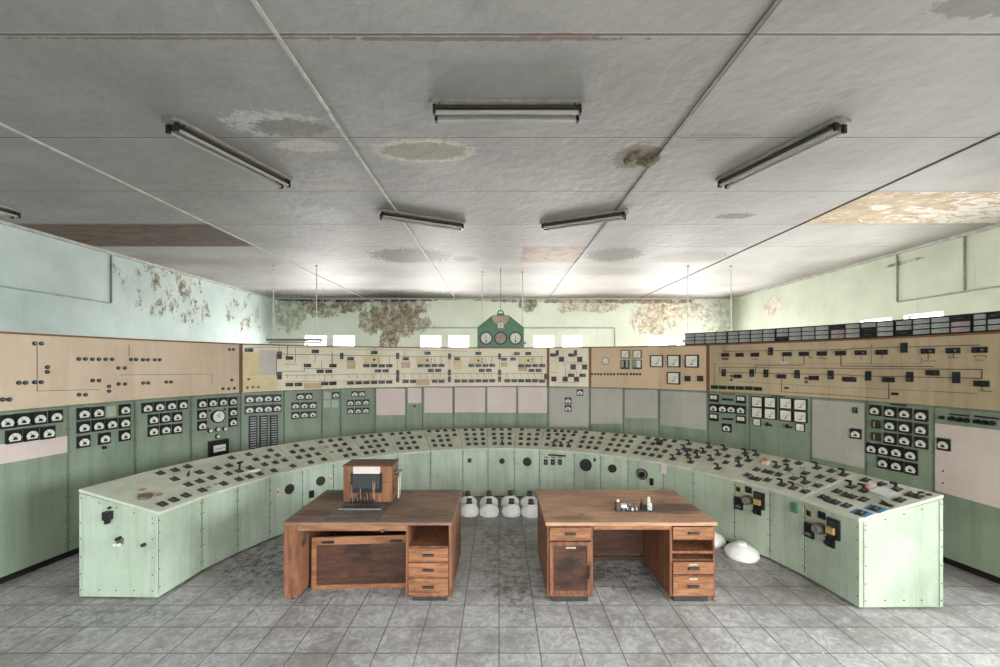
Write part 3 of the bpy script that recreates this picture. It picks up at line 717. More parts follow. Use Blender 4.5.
for x, y in z4([(283,155),(212,277),(284,277),(352,276),(422,276),(316,324),(386,324),(212,428),(282,428),(350,428),(421,431)]): pair(BB, x, y, lens_dd, K)
for x, y in z4([(457,385)]): pair(BB, x, y, lens_dd, K, True)
for x, y in z4([(283,224)]): put(BB, 'round_meter', rnd_me, x, y, .8)
for x, y in z4([(320,214),(320,238)]): put(BB, 'indicator_lamp', lamp_me, x, y, .6)
# board C
ksw = MB().box(-.055, .055, -.03, -.001, -.055, .055, 0).box(-.04, -.005, -.034, -.03, .005, .04, 1).box(.005, .04, -.034, -.03, .005, .04, 1).box(-.04, -.005, -.034, -.03, -.04, -.005, 1).box(.005, .04, -.034, -.03, -.04, -.005, 1).mesh('square_switch', ['black', 'dark'])
for x, y in z4([(615,213),(798,213),(733,290),(847,290),(540,410),(653,410),(766,412)]): put(BC, 'square_switch', ksw, x, y, .95)
for x, y in z4([(535,170),(715,170),(712,373),(826,373)]): pair(BC, x, y, lens_dd, 1.0)
for x, y in z4([(573,150),(755,150)]): pair(BC, x, y, lens_dd, .9, True)
lc = MB(); line(lc, z4([(655,240),(870,243)]), .007, 1); line(lc, z4([(655,260),(870,263)]), .006, 2)
for p in ([(655,300),(655,385)], [(690,330),(710,360)], [(766,330),(766,385)], [(800,330),(822,360)], [(520,345),(565,345)], [(580,446),(800,446)], [(640,245),(640,290)]): line(lc, z4(p), .006)
lc.build('mimic_lines', ['linedark', 'lineteal', 'lineorange'], BC)
# board D (zoom 590,338 s 8.333)
def z5(l): return c4(l, 590, 338, 8.333)
rh = MB().disc(0, 0, .075, -.01, -.0005, 28, 0).disc(0, 0, .064, -.014, -.01, 28, 1).mesh('round_port', ['brownedge', 'white'])
put(BD, 'round_port', rh, *z5([(130,193)])[0])
for x, y in z5([(558,193),(703,193),(853,193),(701,334)]): put_meter(BD, x, y, 's', .98)
for x, y in z5([(295,135),(395,135)]): put_meter(BD, x, y, 's', .7)
so = MB().box(-.085, .085, -.04, -.001, -.09, .09, 0).box(-.07, .07, -.043, -.04, -.055, .08, 1).box(-.02, .02, -.046, -.043, -.055, .08, 2).mesh('indicator_window', ['dark', 'legend', 'black'])
so2 = MB().box(-.085, .085, -.04, -.001, -.09, .09, 0).box(-.07, .07, -.043, -.04, -.055, .08, 1).box(-.07, .0, -.046, -.043, -.055, .08, 2).mesh('indicator_window', ['dark', 'dial', 'teal'])
put(BD, 'indicator_window', so, *z5([(293,222)])[0]); put(BD, 'indicator_window', so2, *z5([(395,222)])[0])
for x0 in (18, 125, 233, 343):
    for k in range(4): put(BD, 'push_button', MB().box(-.018, .018, -.02, -.001, -.021, .021).mesh('push_button', ['black']) if (x0 == 18 and k == 0) else bpy.data.meshes['push_button'], *z5([(x0+k*25, 300+k*.7)])[0])
bt = MB().box(-.05, .05, -.03, -.001, -.05, .05, 0).box(-.03, .03, -.035, -.03, -.03, .03, 1).mesh('square_button', ['black', 'lensred'])
put(BD, 'square_button', bt, *z5([(815,338)])[0]); put(BD, 'square_button', MB().box(-.05, .05, -.03, -.001, -.05, .05, 0).box(-.03, .03, -.035, -.03, -.03, .03, 1).mesh('square_button', ['black', 'dark']), *z5([(921,338)])[0])
# board E
def z6(l): return c4(l, 700, 310, 6.667)
def z7(l): return c4(l, 850, 310, 6.0667)
for x, y in z6([(170,299),(266,299),(368,298),(695,292),(815,290),(940,288)]): pair(BE, x, y, lens_rr, .95)
pair(BE, *z6([(582,294)])[0], lens_rg, .95)
for x, y in z6([(98,514),(152,516),(210,518),(267,520),(326,521),(387,525)]): pair(BE, x, y, lens_gg, .9)
for x, y in z6([(473,275),(347,420),(442,423),(650,428),(875,432)]): pair(BE, x, y, lens_dd, .95, True)
pair(BE, *z6([(160,418)])[0], lens_xx, .95, True)
for x, y in z6([(252,442),(545,443),(760,453)]): pair(BE, x, y, lens_rr, .95)
for x, y in z6([(210,440),(210,465),(709,456),(709,480)]): put(BE, 'indicator_lamp', lamp_me, x, y, .9)
for x, y in z7([(67,259),(475,249),(629,246),(791,242)]): pair(BE, x, y, lens_dd, .95)
for x, y in z7([(195,256),(237,423),(505,381),(802,447)]): pair(BE, x, y, lens_rg, .95)
pair(BE, *z6([(990,461)])[0], lens_rr, .95)
pair(BE, *z7([(8,422)])[0], lens_rg, .9)
for x, y in z7([(331,229),(114,400),(649,410)]): pair(BE, x, y, lens_gg, .95, True)
pair(BE, *z7([(367,405)])[0], lens_dd, .95, True)
le = MB()
line(le, z6([(160,276),(470,271),(1000,264)]), .008); line(le, z7([(0,234),(330,225),(790,212)]), .008)
line(le, z6([(370,420),(370,368),(695,368),(695,300)]), .009); line(le, z6([(130,415),(130,382),(1000,390)]), .007); line(le, z6([(130,415),(1000,432)]), .008)
line(le, z7([(0,398),(802,415)]), .008); line(le, z7([(0,356),(802,360),(802,415)]), .008); line(le, z7([(505,350),(505,343),(0,340)]), .009); line(le, z6([(940,290),(940,373),(1000,374)]), .009)
line(le, z6([(95,510),(95,358),(1000,358)]), .004, 1); line(le, z7([(0,325),(435,325),(435,290)]), .004, 1); line(le, z6([(430,382),(430,420)]), .006); line(le, z6([(260,478),(1000,520)]), .005, 1); line(le, z7([(0,470),(765,506)]), .005, 1)
line(le, z6([(543,460),(543,545),(1000,572)]), .008, 2); line(le, z7([(0,521),(236,540),(236,440)]), .008, 2)
line(le, z6([(95,540),(385,552)]), .012, 3); line(le, z7([(131,205),(131,325)]), .006, 1)
for p in ([(556,310),(556,345)], [(815,300),(815,325)], [(160,240),(160,290)]): line(le, z6(p), .006)
for p in ([(67,270),(67,300)], [(475,262),(475,300)], [(440,310),(520,310)], [(629,262),(629,290)], [(595,290),(662,290)], [(195,268),(195,300)], [(757,290),(757,278),(826,278),(826,290)], [(802,460),(802,490)], [(785,490),(868,496)], [(757,303),(820,304)]): line(le, z7(p), .006)
le.build('mimic_lines', ['linedark', 'linegreen', 'linered', 'lineyellow'], BE)
for q in (z6([(147,320),(190,321),(190,332),(147,331)]), z6([(345,325),(388,326),(388,330),(345,329)]), z6([(785,320),(850,322),(850,326),(785,324)]), z6([(722,312),(750,313),(750,318),(722,317)])):
    plate(BE, 'legend_strip', q, 'linedark', .002)
plate(BE, 'white_label', z6([(535,345),(590,345),(590,357),(535,357)]), 'paper', .004)
for q in (z7([(257,500),(295,502),(295,517),(257,515)]), z6([(565,513),(592,514),(592,526),(565,525)])): plate(BE, 'dark_tag', q, 'black', .02)

# --- annunciator boxes on board E ---
AS = [684, 726.7, 775, 829, 893.5, 970.5, 1033]
AL = ['black annunciator box nearest the centre, all twelve legend windows grey',
      'black annunciator box, second from centre, all twelve windows grey',
      'black annunciator box, third from centre, dark window at its lower left',
      'black annunciator box with pinkish windows at its left column and a dark pair',
      'black annunciator box with pinkish column at its right and dark window at left',
      'black annunciator box at the right edge of the photograph']
darks = {2: {(0, 0): 'black'}, 3: {(0, 2): 'black', (0, 1): 'legendpink', (0, 0): 'legendpink', (2, 1): 'black', (2, 0): 'black'}, 4: {(0, 0): 'black', (3, 2): 'black', (3, 1): 'legendpink', (3, 0): 'legendpink'}, 5: {(1, 2): 'black'}}
lw_cache = {}
for k in range(6):
    i0, a = seg_hit(AS[k], PV, SE); i1, b = seg_hit(AS[k+1], PV, SE)
    d = (b-a); L = d.length; d.normalize(); n = Vector((d.y, -d.x)); ang = math.atan2(d.y, d.x)
    t = thing('annunciator_box', AL[k], 'annunciator', (a.x, a.y, ZT+.002), 'black annunciator boxes on the ochre board')
    R = Matrix.Translation((a.x, a.y, ZT+.002)) @ Matrix.Rotation(ang, 4, 'Z')
    hgt = .215
    MB().box(.001, L-.001, .04, .20, 0, hgt).build('housing', 'boxframe', t, R)
    bz = MB(); bz.box(.006, L-.006, .02, .04, 0, .012); bz.box(.006, L-.006, .02, .04, hgt-.012, hgt); 
    cw = (L-.012)/4
    for c in range(5): bz.box(max(.006, .006+c*cw-.006), min(L-.006, .006+c*cw+.006), .018, .04, .012, hgt-.012)
    bz.build('bezel', 'black', t, R)
    for c in range(4):
        for r in range(3):
            m = darks.get(k, {}).get((c, r), 'legend'); z0 = .018+r*.0645
            w = cw-.016
            key = (k, m)
            if key not in lw_cache: lw_cache[key] = MB().box(0, w, .022, .04, 0, .050, 0).box(w*.2, w*.7, .0215, .022, .024, .028, 1).mesh('legend_window', [m, 'metal'])
            inst('legend_window', lw_cache[key], t, R @ Matrix.Translation((.006+c*cw+.008, 0, z0)))

# --- green clock housing on the cream board ---
GY = 9.13
t = thing('clock_housing', 'green gabled housing with three round dials standing on the far board', 'gauge', (.035, GY, ZT))
body = [(-.51, 0), (.51, 0), (.51, .43), (.175, .70), (-.175, .70), (-.51, .43)]
G = Matrix.Translation((.035, GY, ZT))
MB().prism(body, 0, .16).build('body', 'gaugegreen', t, G, bevel=.006)
rimp = MB()
for (x0, z0), (x1, z1_) in zip(body[2:], body[3:]): rimp.tube([(x0, -.004, z0), (x1, -.004, z1_)], .009)
rimp.build('edge_bead', 'gaugegreen', t, G)
half = arc(0, .685, .19, math.pi, 2*math.pi, 18)
MB().prism([(x, z) for x, z in half]+[(.175, .695), (-.175, .695)], -.012, -.001).build('tan_badge', 'peachpatch', t, G)
cl = MB().disc(0, .51, .085, -.03, -.012, 24, 0).box(-.085, .085, -.03, -.012, .42, .5, 0).box(-.062, .062, -.034, -.03, .425, .545, 1).box(-.004, .004, -.037, -.034, .45, .53, 2)
cl.build('clock', ['metal', 'dial', 'black'], t, G)
ring = MB(); pts = [(.065*math.cos(a), .04, .75+.065*math.sin(a)) for a in [math.pi*k/12-.3 for k in range(0, 15)]]
ring.tube(pts, .014); ring.box(-.08, .08, .0, .12, .70, .75); ring.build('lifting_eye', ['gaugegreen'], t, G)
for x, mat in ((-.315, 'dial'), (.0, 'agedial'), (.325, 'dial')):
    o = MB().disc(x, .205, .145, -.045, -.001, 32).build('gauge', 'black', t, G)
    dmb = MB().disc(x, .205, .115, -.049, -.045, 32, 0)
    if mat == 'dial': dmb.disc(x, .135, .02, -.054, -.049, 12, 1).box(x-.004, x+.004, -.053, -.049, .14, .25, 1)
    else: dmb.prism([(x-.035, .11), (x-.028, .107), (x+.028, .285), (x+.018, .285)], -.053, -.049, 1)
    for k in range(9):
        a = math.radians(-30+30*k); dmb.box(x+.098*math.cos(a)-.004, x+.098*math.cos(a)+.004, -.051, -.049, .205+.098*math.sin(a)-.004, .205+.098*math.sin(a)+.004, 1)
    dd = dmb.build('dial', [mat, 'black'], o, G)
chain = MB()
for k in range(21):
    z = 3.51+k*.0445
    if z > CEIL-.01: break
    chain.tube([(.035-.006*(k % 2), GY+.04, z), (.035+.006*((k+1) % 2), GY+.04, z+.04)], .006, 6)
tag(chain.build('hanging_chain', 'metal'), 'thin metal chain from ceiling to the green clock housing', 'chain')

# ============================ lamps ============================
def ceiling_lamp(p, q, label):
    p, q = Vector(p), Vector(q); d = q-p; L = d.length; ang = math.atan2(d.y, d.x); c = (p+q)/2
    t = thing('fluorescent_lamp', label, 'ceiling lamp', (c.x, c.y, CEIL-.11), 'twin tube fluorescent lamps on the ceiling')
    R = Matrix.Translation((c.x, c.y, CEIL)) @ Matrix.Rotation(ang, 4, 'Z'); l = L/2
    base = [(-l, -.07), (-l+.035, -.10), (l-.035, -.10), (l, -.07), (l, .07), (l-.035, .10), (-l+.035, .10), (-l, .07)]
    MB().prismz(base, -.03, -.001).build('housing', 'lamphousing', t, R, bevel=.004)
    MB().box(-l+.05, l-.05, -.062, .062, -.055, -.03, 0).build('tray', 'lamptray', t, R)
    for y in (-.052, .052):
        MB().tube([(-l+.05, y, -.085), (l-.05, y, -.085)], .016, 12).build('tube', 'tube', t, R)
    for s_ in (-1, 1):
        for y in (-.052, .052):
            x = s_*(l-.045); MB().box(x-.012, x+.012, y-.02, y+.02, -.105, -.03).build('socket', 'black', t, R)
        MB().box(s_*(l-.09)-.006, s_*(l-.09)+.006, -.085, .085, -.06, -.03).build('bracket', 'dark', t, R)
    MB().box(-l+.06, l-.06, -.012, .012, -.075, -.055).build('spine', 'lampbody', t, R)
def cp(px, py): x, y, z = ceil_pt(px, py); return (x, y)
ceiling_lamp(cp(430, 105.5), cp(584, 105.5), 'fluorescent lamp nearest the camera, level across the middle of the ceiling')
ceiling_lamp(cp(167, 117.5), cp(288, 180.5), 'large slanting fluorescent lamp on the left of the ceiling')
ceiling_lamp(cp(846, 117.5), cp(720, 180.5), 'large slanting fluorescent lamp on the right of the ceiling')
ceiling_lamp(cp(378, 210.5), cp(464, 223.5), 'farther fluorescent lamp left of centre, slanting down to the right')
ceiling_lamp(cp(541, 223.5), cp(628, 210.5), 'farther fluorescent lamp right of centre, slanting up to the right')
ceiling_lamp((-6.80, 4.56), (-6.70, 5.82), 'fluorescent lamp by the left wall, cut by the left photo edge')
def pendant(xc, y, z, L, sp, label):
    t = thing('pendant_lamp', label, 'hanging lamp', (xc, y, z), 'lamps hung on twin rods behind the boards')
    R = Matrix.Translation((xc, y, 0))
    for s_ in (-1, 1):
        MB().tube([(s_*sp/2, 0, z+.04), (s_*sp/2, 0, CEIL-.03)], .011).lathe([(.035, 0), (.02, .03)], 12, 0, (s_*sp/2, 0, CEIL-.031)).build('rod', 'white', t, R)
    MB().box(-L/2, L/2, -.05, .05, z, z+.045).build('housing', 'lampbody', t, R, bevel=.004)
    MB().tube([(-L/2+.04, 0, z-.03), (L/2-.04, 0, z-.03)], .017, 12).build('tube', 'tube', t, R)
    for s_ in (-1, 1): MB().box(s_*(L/2-.03)-.012, s_*(L/2-.03)+.012, -.02, .02, z-.05, z).build('socket', 'white', t, R)
pendant(-4.44, 9.07, 2.82, 1.2, .94, 'hanging rod lamp on the left, its bar crossing the first far window')
pendant(.08, 9.7, 2.78, 1.1, .94, 'rod lamp hanging behind the green clock housing')
pendant(4.58, 9.07, 2.80, 1.2, .94, 'rod lamp hanging behind the annunciators on the right')

# ============================ control desk ============================
DS = [159, 205, 240, 272, 304, 334.5, 366, 398, 431, 463, 488, 514, 539, 573.5, 599.6, 626.6, 661.7, 691, 732, 767, 801, 859]
DZ = [4.13, 4.66, 5.08, 5.49, 5.89, 6.25, 6.54, 6.82, 7.04, 7.17, 7.23, 7.22, 7.15, 6.98, 6.78, 6.54, 6.17, 5.82, 5.33, 4.94, 4.54, 3.96]
DV = [Vector(((s-CX)/F*z, z)) for s, z in zip(DS, DZ)]
DN = [vnorm(DV, i) for i in range(len(DV))]
DN[0] = Vector((-.997, .02)).normalized(); DN[-1] = Vector((1, .01)).normalized()
DW, ZF, ZBk = .82, .865, 1.09
DB = [v+n*DW for v, n in zip(DV, DN)]
DESK_LABELS = [
 'left end section of the curved console with oval badge and three switches',
 'console section second from the left end, with a loose wire on its top',
 'console section third from the left, with tall T-handle switch',
 'console section fourth from left, with speaker disc and white tag below',
 'console section fifth from left, with speaker disc and small black box below',
 'console section sixth from left, with two orange marks among its switches',
 'console section seventh from left, behind the left part of wooden exchange box',
 'console section just right of the wooden exchange box, plain front',
 'plain-fronted console section left of the one with black square outlet',
 'console section with single black square outlet on its front',
 'console section with small round knob in front and T-handle on top',
 'console section with round wheel knob in pale scuffed ring, centre',
 'console section with black legend strip and three black boxes on front',
 'console section with largest dark round socket behind the right desk',
 'console section with plain small round socket, right of the largest socket',
 'console section with open ring knob and upright black box below it',
 'console section with paper tag hanging over its front lip',
 'console section with black lever switches inside a yellow line',
 'console section with first cluster of black fittings and yellow label on front',
 'console section with small green box under lip and teal knobs on top',
 'right end section of console with blue cards and second fitting cluster']
desk = []
for i, lab in enumerate(DESK_LABELS):
    a, b, ab, bb = DV[i], DV[i+1], DB[i], DB[i+1]
    d = (b-a).normalized()*.002; n0, n1 = DN[i], DN[i+1]
    mid = (a+b+ab+bb)/4
    t = thing('console_section', lab, 'control desk', (mid.x, mid.y, 0), 'sections of the curved green control desk')
    f0, f1 = a+n0*(.045 if i else .012), b+n1*(.045 if i < len(DESK_LABELS)-1 else .004); r0, r1 = a+n0*(DW-.01), b+n1*(DW-.01)
    k0, k1, q0, q1 = a+n0*.075, b+n1*.075, a+n0*(DW-.06), b+n1*(DW-.06)
    if i == 0: k0 = k0+(b-a).normalized()*.05; q0 = q0+(bb-ab).normalized()*.05
    if i == len(DESK_LABELS)-1: k1 = k1-(b-a).normalized()*.05; q1 = q1-(bb-ab).normalized()*.05
    MB().prismz([tuple(k0+d), tuple(k1-d), tuple(q1-d), tuple(q0+d)], 0, .024).build('plinth', 'plinth', t)
    def zz(fr): return ZF+(ZBk-ZF)*fr
    lo = [(*(f0+d), .022), (*(f1-d), .022), (*(r1-d), .022), (*(r0+d), .022)]
    hi = [(*(f0+d), zz(.056)-.036), (*(f1-d), zz(.056)-.036), (*(r1-d), zz(.98)-.036), (*(r0+d), zz(.98)-.036)]
    MB().hexa(lo+hi).build('body', 'console', t, bevel=.003)
    tp = [(*(a+d), ZF-.03), (*(b-d), ZF-.03), (*(bb-d), ZBk-.033), (*(ab+d), ZBk-.033), (*(a+d), ZF), (*(b-d), ZF), (*(bb-d), ZBk), (*(ab+d), ZBk)]
    MB().hexa(tp).build('sloping_top', 'consoletop', t, bevel=.008)
    ang = math.atan2((f1-f0).y, (f1-f0).x); w = (f1-f0).length
    R = Matrix.Translation((f0.x, f0.y, 0)) @ Matrix.Rotation(ang, 4, 'Z')
    for u in (.018, w-.018):
        for z in (.12, .3, .48, .66, .78): inst('screw', screw_me, t, R @ Matrix.Translation((u, 0, z)))
    MB().box(.003, .008, -.0025, -.0003, .06, ZF-.04).xf(R).build('joint_line', 'seam', t)
    desk.append(t)
# end frames
def endframe(t, i, s_):
    a, n = DV[i], DN[i]; tn_ = Vector((n.y, -n.x))*(-1 if s_ > 0 else 1)
    mb = MB(); e = Vector((-n.y, n.x))*s_     # outward along the end
    # outward direction of end face = away from the neighbour vertex
    nb = DV[1] if i == 0 else DV[-2]; ev = (a-nb).normalized()
    ev = (ev - n*ev.dot(n)).normalized()
    fr = MB()
    for u0, u1 in ((.045, .075), (DW-.05, DW-.02)):
        p = [a+n*u0+ev*.001, a+n*u1+ev*.001, a+n*u1+ev*.006, a+n*u0+ev*.006]
        MB().prismz([tuple(x) for x in p], .035, ZF-.04+(ZBk-ZF)*u0/DW).build('end_flange', 'console', t)
    Rr = Matrix(((n.x, ev.x*-1, 0, a.x), (n.y, ev.y*-1, 0, a.y), (0, 0, 1, 0), (0, 0, 0, 1)))
    E = (.06, DW-.035)
    for u, z in [(u, .09) for u in (.06, .25, .43, .6, DW-.035)]+[(u, z) for z in (.25, .42, .6, .76) for u in E]+[(u, ZF-.075+(ZBk-ZF)*u/DW) for u in (.06, .25, .43, .6, DW-.035)]:
        inst('screw', screw_me, t, Rr @ Matrix.Translation((u, -.006 if u in E else 0, z)))
    return Rr
RL = endframe(desk[0], 0, -1); RR = endframe(desk[-1], len(DV)-1, 1)
def on_left_end(px, py):   # end face plane through DV[0] along DN[0]
    a, n = DV[0], DN[0]; r = Vector(((px-CX)/F, 1)); d = n
    t = (a.x*d.y-a.y*d.x)/(r.x*d.y-r.y*d.x); p = r*t; return (p-a).dot(n), H+(CY-py)*p.y/F
u, z = on_left_end(110.4, 515)
MB().box(u-.03, u+.03, -.06, -.001, z-.035, z+.045).disc(u, z+.075, .013, -.02, -.001, 10).box(u-.01, u+.018, -.05, -.01, z-.075, z-.035).xf(RL).build('end_switch_box', 'black', desk[0])
u, z = on_left_end(120.7, 541)
MB().box(u-.03, u+.03, -.02, -.001, z-.02, z+.03, 0).disc(u-.02, z-.02, .014, -.05, -.03, 10, 1).disc(u+.02, z-.02, .014, -.05, -.03, 10, 1).disc(u, z+.035, .016, -.05, -.001, 10, 2).xf(RL).build('end_connector', ['metal', 'dial', 'black'], desk[0])
u, z = on_left_end(144.7, 544.4)
MB().disc(u, z, .018, -.03, -.001, 12).xf(RL).build('end_knob', 'dark', desk[0])

def desk_plane(i):
    a, b, ab, bb = [Vector((*v, z)) for v, z in ((DV[i], ZF), (DV[i+1], ZF), (DB[i], ZBk), (DB[i+1], ZBk))]
    n = (b-a).cross(((ab+bb)-(a+b))/2).normalized()
    if n.z < 0: n = -n
    return a, b, ab, bb, n
def on_desk(px, py):
    r = Vector(((px-CX)/F, 1, (CY-py)/F)); o = Vector((0, 0, H)); best = None
    for i in range(len(DESK_LABELS)):
        a, b, ab, bb, n = desk_plane(i)
        t = (a-o).dot(n)/r.dot(n); p = o+r*t
        # side tests in plan
        def side(p0, p1): return (p1.x-p0.x)*(p.y-p0.y)-(p1.y-p0.y)*(p.x-p0.x)
        s0, s1 = side(a, ab), side(b, bb)
        v = min(-s0, s1)
        if best is None or v > best[0]: best = (v, i, p, n, (b-a).normalized())
    v, i, p, n, ex = best; ey = n.cross(ex)
    Mx = Matrix(((ex.x, ey.x, n.x, p.x), (ex.y, ey.y, n.y, p.y), (ex.z, ey.z, n.z, p.z), (0, 0, 0, 1)))
    return i, Mx
# switch meshes: local x along desk, y up the slope, z out of the top
kb = MB().box(-.036, .036, -.041, .041, .0005, .010, 0).lathe([(.02, .010), (.018, .022), (.012, .024)], 12, 0).mesh('control_switch', ['dark'])
kl = MB().box(-.006, .006, -.022, .022, .024, .034, 0).box(-.003, .003, .008, .02, .034, .036, 1).mesh('switch_knob', ['black', 'legend'])
kw = MB().box(-.066, .066, -.041, .041, .0005, .010, 0).lathe([(.02, .010), (.018, .022), (.012, .024)], 12, 0, (-.03, 0, 0)).lathe([(.02, .010), (.018, .022), (.012, .024)], 12, 0, (.03, 0, 0)).mesh('control_switch', ['dark'])
kwl = MB().box(-.036, -.024, -.022, .022, .024, .034, 0).box(.024, .036, -.022, .022, .024, .034, 0).mesh('switch_knob', ['black'])
hb = MB().box(-.038, .038, -.041, .041, .0005, .010, 0).lathe([(.022, .010), (.020, .03), (.014, .034)], 12, 0).mesh('lever_switch', ['dark'])
def lever(m): return MB().tube([(0, 0, .03), (0, .0, .060)], .013, 8).tube([(-.044, -.008, .068), (-.01, 0, .068), (.014, .004, .062)], .0125, 8).mesh('lever_handle', [m])
hl, tl = lever('black'), lever('teal')
tt = MB().tube([(0, 0, .03), (0, .01, .11)], .012, 8).tube([(-.035, .01, .118), (.035, .01, .118)], .015, 8).mesh('lever_handle', ['black'])
def key(px, py, kind='k'):
    i, Mx = on_desk(px, py); t = desk[i]
    me, sm, nm, sn = {'k': (kb, kl, 'control_switch', 'switch_knob'), 'w': (kw, kwl, 'control_switch', 'switch_knob'), 'h': (hb, hl, 'lever_switch', 'lever_handle'), 't': (hb, tl, 'lever_switch', 'lever_handle'), 'T': (hb, tt, 'lever_switch', 'lever_handle')}[kind]
    o = inst(nm, me, t, Mx); sub(sn, sm, o)
def keys(lst, ox, oy, s, kind='k'):
    for x, y in c4(lst, ox, oy, s): key(x, y, kind)
keys([(215,430),(293,402),(373,372),(203,223),(300,203),(384,180),(298,263),(464,218),(388,299),(465,277),(545,255),(482,337),(625,293),(583,190),(660,173),(676,120),(655,227),(800,188),(727,264),(796,247),(865,227)], 130, 440, 6.667)
key(*c4([(726,209)], 130, 440, 6.667)[0], 'T')
keys([(124,231),(270,204),(173,265),(245,248),(318,237),(231,298),(302,285),(364,270),(292,339),(419,308),(441,173),(418,215),(482,206),(546,194),(460,251),(524,240),(586,228),(539,284),(627,264),
      (605,149),(671,139),(735,131),(702,172),(764,162),(735,206),(796,196),(773,241),(828,231),(825,120),(884,114),(942,107),(911,149),(968,142),(880,186),(934,180),(909,221),(964,214)], 230, 420, 6.667)
keys([(144,109),(166,143),(133,187),(191,178),(162,223),(231,102),(292,97),(350,93),(310,131),(370,127),(427,123),(273,168),(331,168),(386,161),(295,205),(352,202),(407,199),
      (494,82),(554,79),(610,76),(668,74),(565,117),(622,113),(677,107),(523,150),(578,148),(630,144),(537,183),(592,183),(646,183),
      (754,71),(812,71),(870,69),(761,104),(817,104),(874,102),(767,138),(824,138),(880,137),(776,174),(829,172),(882,170)], 360, 420, 7.143)
keys([(98,68),(155,69),(212,68),(99,102),(156,102),(211,102),(103,132),(211,132),(106,170),(211,170),
      (299,69),(415,73),(295,103),(352,104),(409,104),(292,135),(349,138),(404,138),(291,173),(344,175),(398,175),
      (489,77),(539,79),(586,80),(634,83),(683,88),(492,108),(551,103),(603,111),(667,108),(487,134),(541,147),(596,138),(650,152),(477,177),
      (759,91),(881,99),(745,124),(803,128),(866,131),(730,157),(789,161),(852,164),(717,191),(774,197),(828,203)], 480, 420, 7.143)
keys([(529,184),(580,184),(634,188)], 480, 420, 7.143, 'h'); keys([(159,172)], 480, 420, 7.143, 'T')
keys([(176,68),(235,74),(297,79),(157,99),(215,105),(273,111),(137,131),(193,137),(251,143),(117,166),(173,171),(226,180),
      (388,89),(447,97),(498,102),(562,110),(361,120),(420,128),(530,144),(334,153),(390,161),(443,165),(500,177),(307,186),(358,195),(412,202),(465,211),(665,168),(710,175),(918,210),(905,252)], 590, 425, 6.667)
keys([(660,128),(629,161),(594,194),(555,228),(651,203),(756,183),(716,216),(672,249),(795,149),(897,164),(855,198),(807,232),(853,291)], 590, 425, 6.667, 'h')
keys([(190,124),(508,142),(592,157),(310,199),(248,235),(458,233),(383,269),(810,209),(733,247),(807,272),(848,345),(755,383),(910,440)], 710, 440, 6.667)
keys([(385,215),(300,260),(815,412),(925,375)], 710, 440, 6.667, 'w')
keys([(237,91),(310,101),(257,138),(195,173),(445,180),(522,198),(715,188),(892,233),(637,285),(482,300),(556,323)], 710, 440, 6.667, 'h')
keys([(637,224),(560,258),(717,306),(634,345)], 710, 440, 6.667, 't')
keys([(350,157),(470,190),(335,308),(615,312)], 820, 460, 7.69); keys([(725,277)], 820, 460, 7.69, 'w')
keys([(240,208),(340,238),(590,228)], 820, 460, 7.69, 'h')
def desk_part(px, py, name, mb, mats, rot=0):
    i, Mx = on_desk(px, py)
    return mb.build(name, mats, desk[i], Mx @ Matrix.Rotation(rot, 4, 'Z'))
# left end badge & marks
oval = [(.070*math.cos(2*math.pi*k/24), .045*math.sin(2*math.pi*k/24)) for k in range(24)]
desk_part(145, 497.5, 'oval_badge', MB().prismz(oval, .0005, .028), 'metal')
for x, y in ((141.5, 489.5), (158.5, 494.5)): desk_part(x, y, 'orange_mark', MB().prismz([(-.06, -.02), (0, -.035), (.06, .0), (.01, .03)], .0004, .0025), 'orangemark')
desk_part(188, 476, 'small_knob', MB().lathe([(.014, .0005), (.012, .04)], 10).tube([(0, 0, .035), (.02, .02, .06)], .006, 6), 'black')
for x, y in ((208.3, 488.3), (215.5, 485.5)): desk_part(x, y, 'loose_wire', MB().tube([(-.02, 0, .006), (0, .01, .02), (.02, -.005, .008)], .004, 6), 'dark')
desk_part(252.5, 472, 'paper_strip', MB().hexa([(-.10, .02, .004), (.09, -.04, .004), (.095, -.015, .03), (-.09, .045, .01), (-.10, .02, .006), (.09, -.04, .006), (.095, -.015, .032), (-.09, .045, .012)]), 'paper', 0)
for x, y in c4([(640,180),(677,214)], 230, 420, 6.667): desk_part(x, y, 'orange_mark', MB().box(-.035, .035, -.025, .03, .0005, .004).disc(0, .0, .012, -.01, .01, 8), 'lineorange')
desk_part(*c4([(465,128)], 590, 425, 6.667)[0], 'red_topped_switch', MB().box(-.04, .04, -.04, .04, .0005, .05, 0).box(-.04, .04, -.02, .04, .05, .06, 1), ['black', 'lensred'])
# yellow tape lines
def tape(p, q, w=.012, m='lineyellow', nm='yellow_tape'):
    if on_desk(*p)[0] != on_desk(*q)[0] and math.dist(p, q) > 1.5:
        mdl = ((p[0]+q[0])/2, (p[1]+q[1])/2); tape(p, mdl, w, m, nm); tape(mdl, q, w, m, nm); return
    i, A = on_desk(*p); j, B = on_desk(*q)
    if i == j:
        pa, pb = A.translation, B.translation; n = A.col[2].xyz; d = (pb-pa).normalized(); s_ = d.cross(n)*w/2
        MB().hexa([pa-s_+n*.0005, pb-s_+n*.0005, pb+s_+n*.0005, pa+s_+n*.0005, pa-s_+n*.0025, pb-s_+n*.0025, pb+s_+n*.0025, pa+s_+n*.0025]).build(nm, m, desk[i])
tape((688.5, 459.5), (681.5, 465.5)); tape((696, 460.5), (711, 464)); tape((711, 464), (722, 466)); tape((725.5, 467.5), (718.5, 474.5))
tape((557.5, 444), (556.5, 450)); tape((571, 447), (571, 452)); tape((764.5, 459), (759.5, 463))
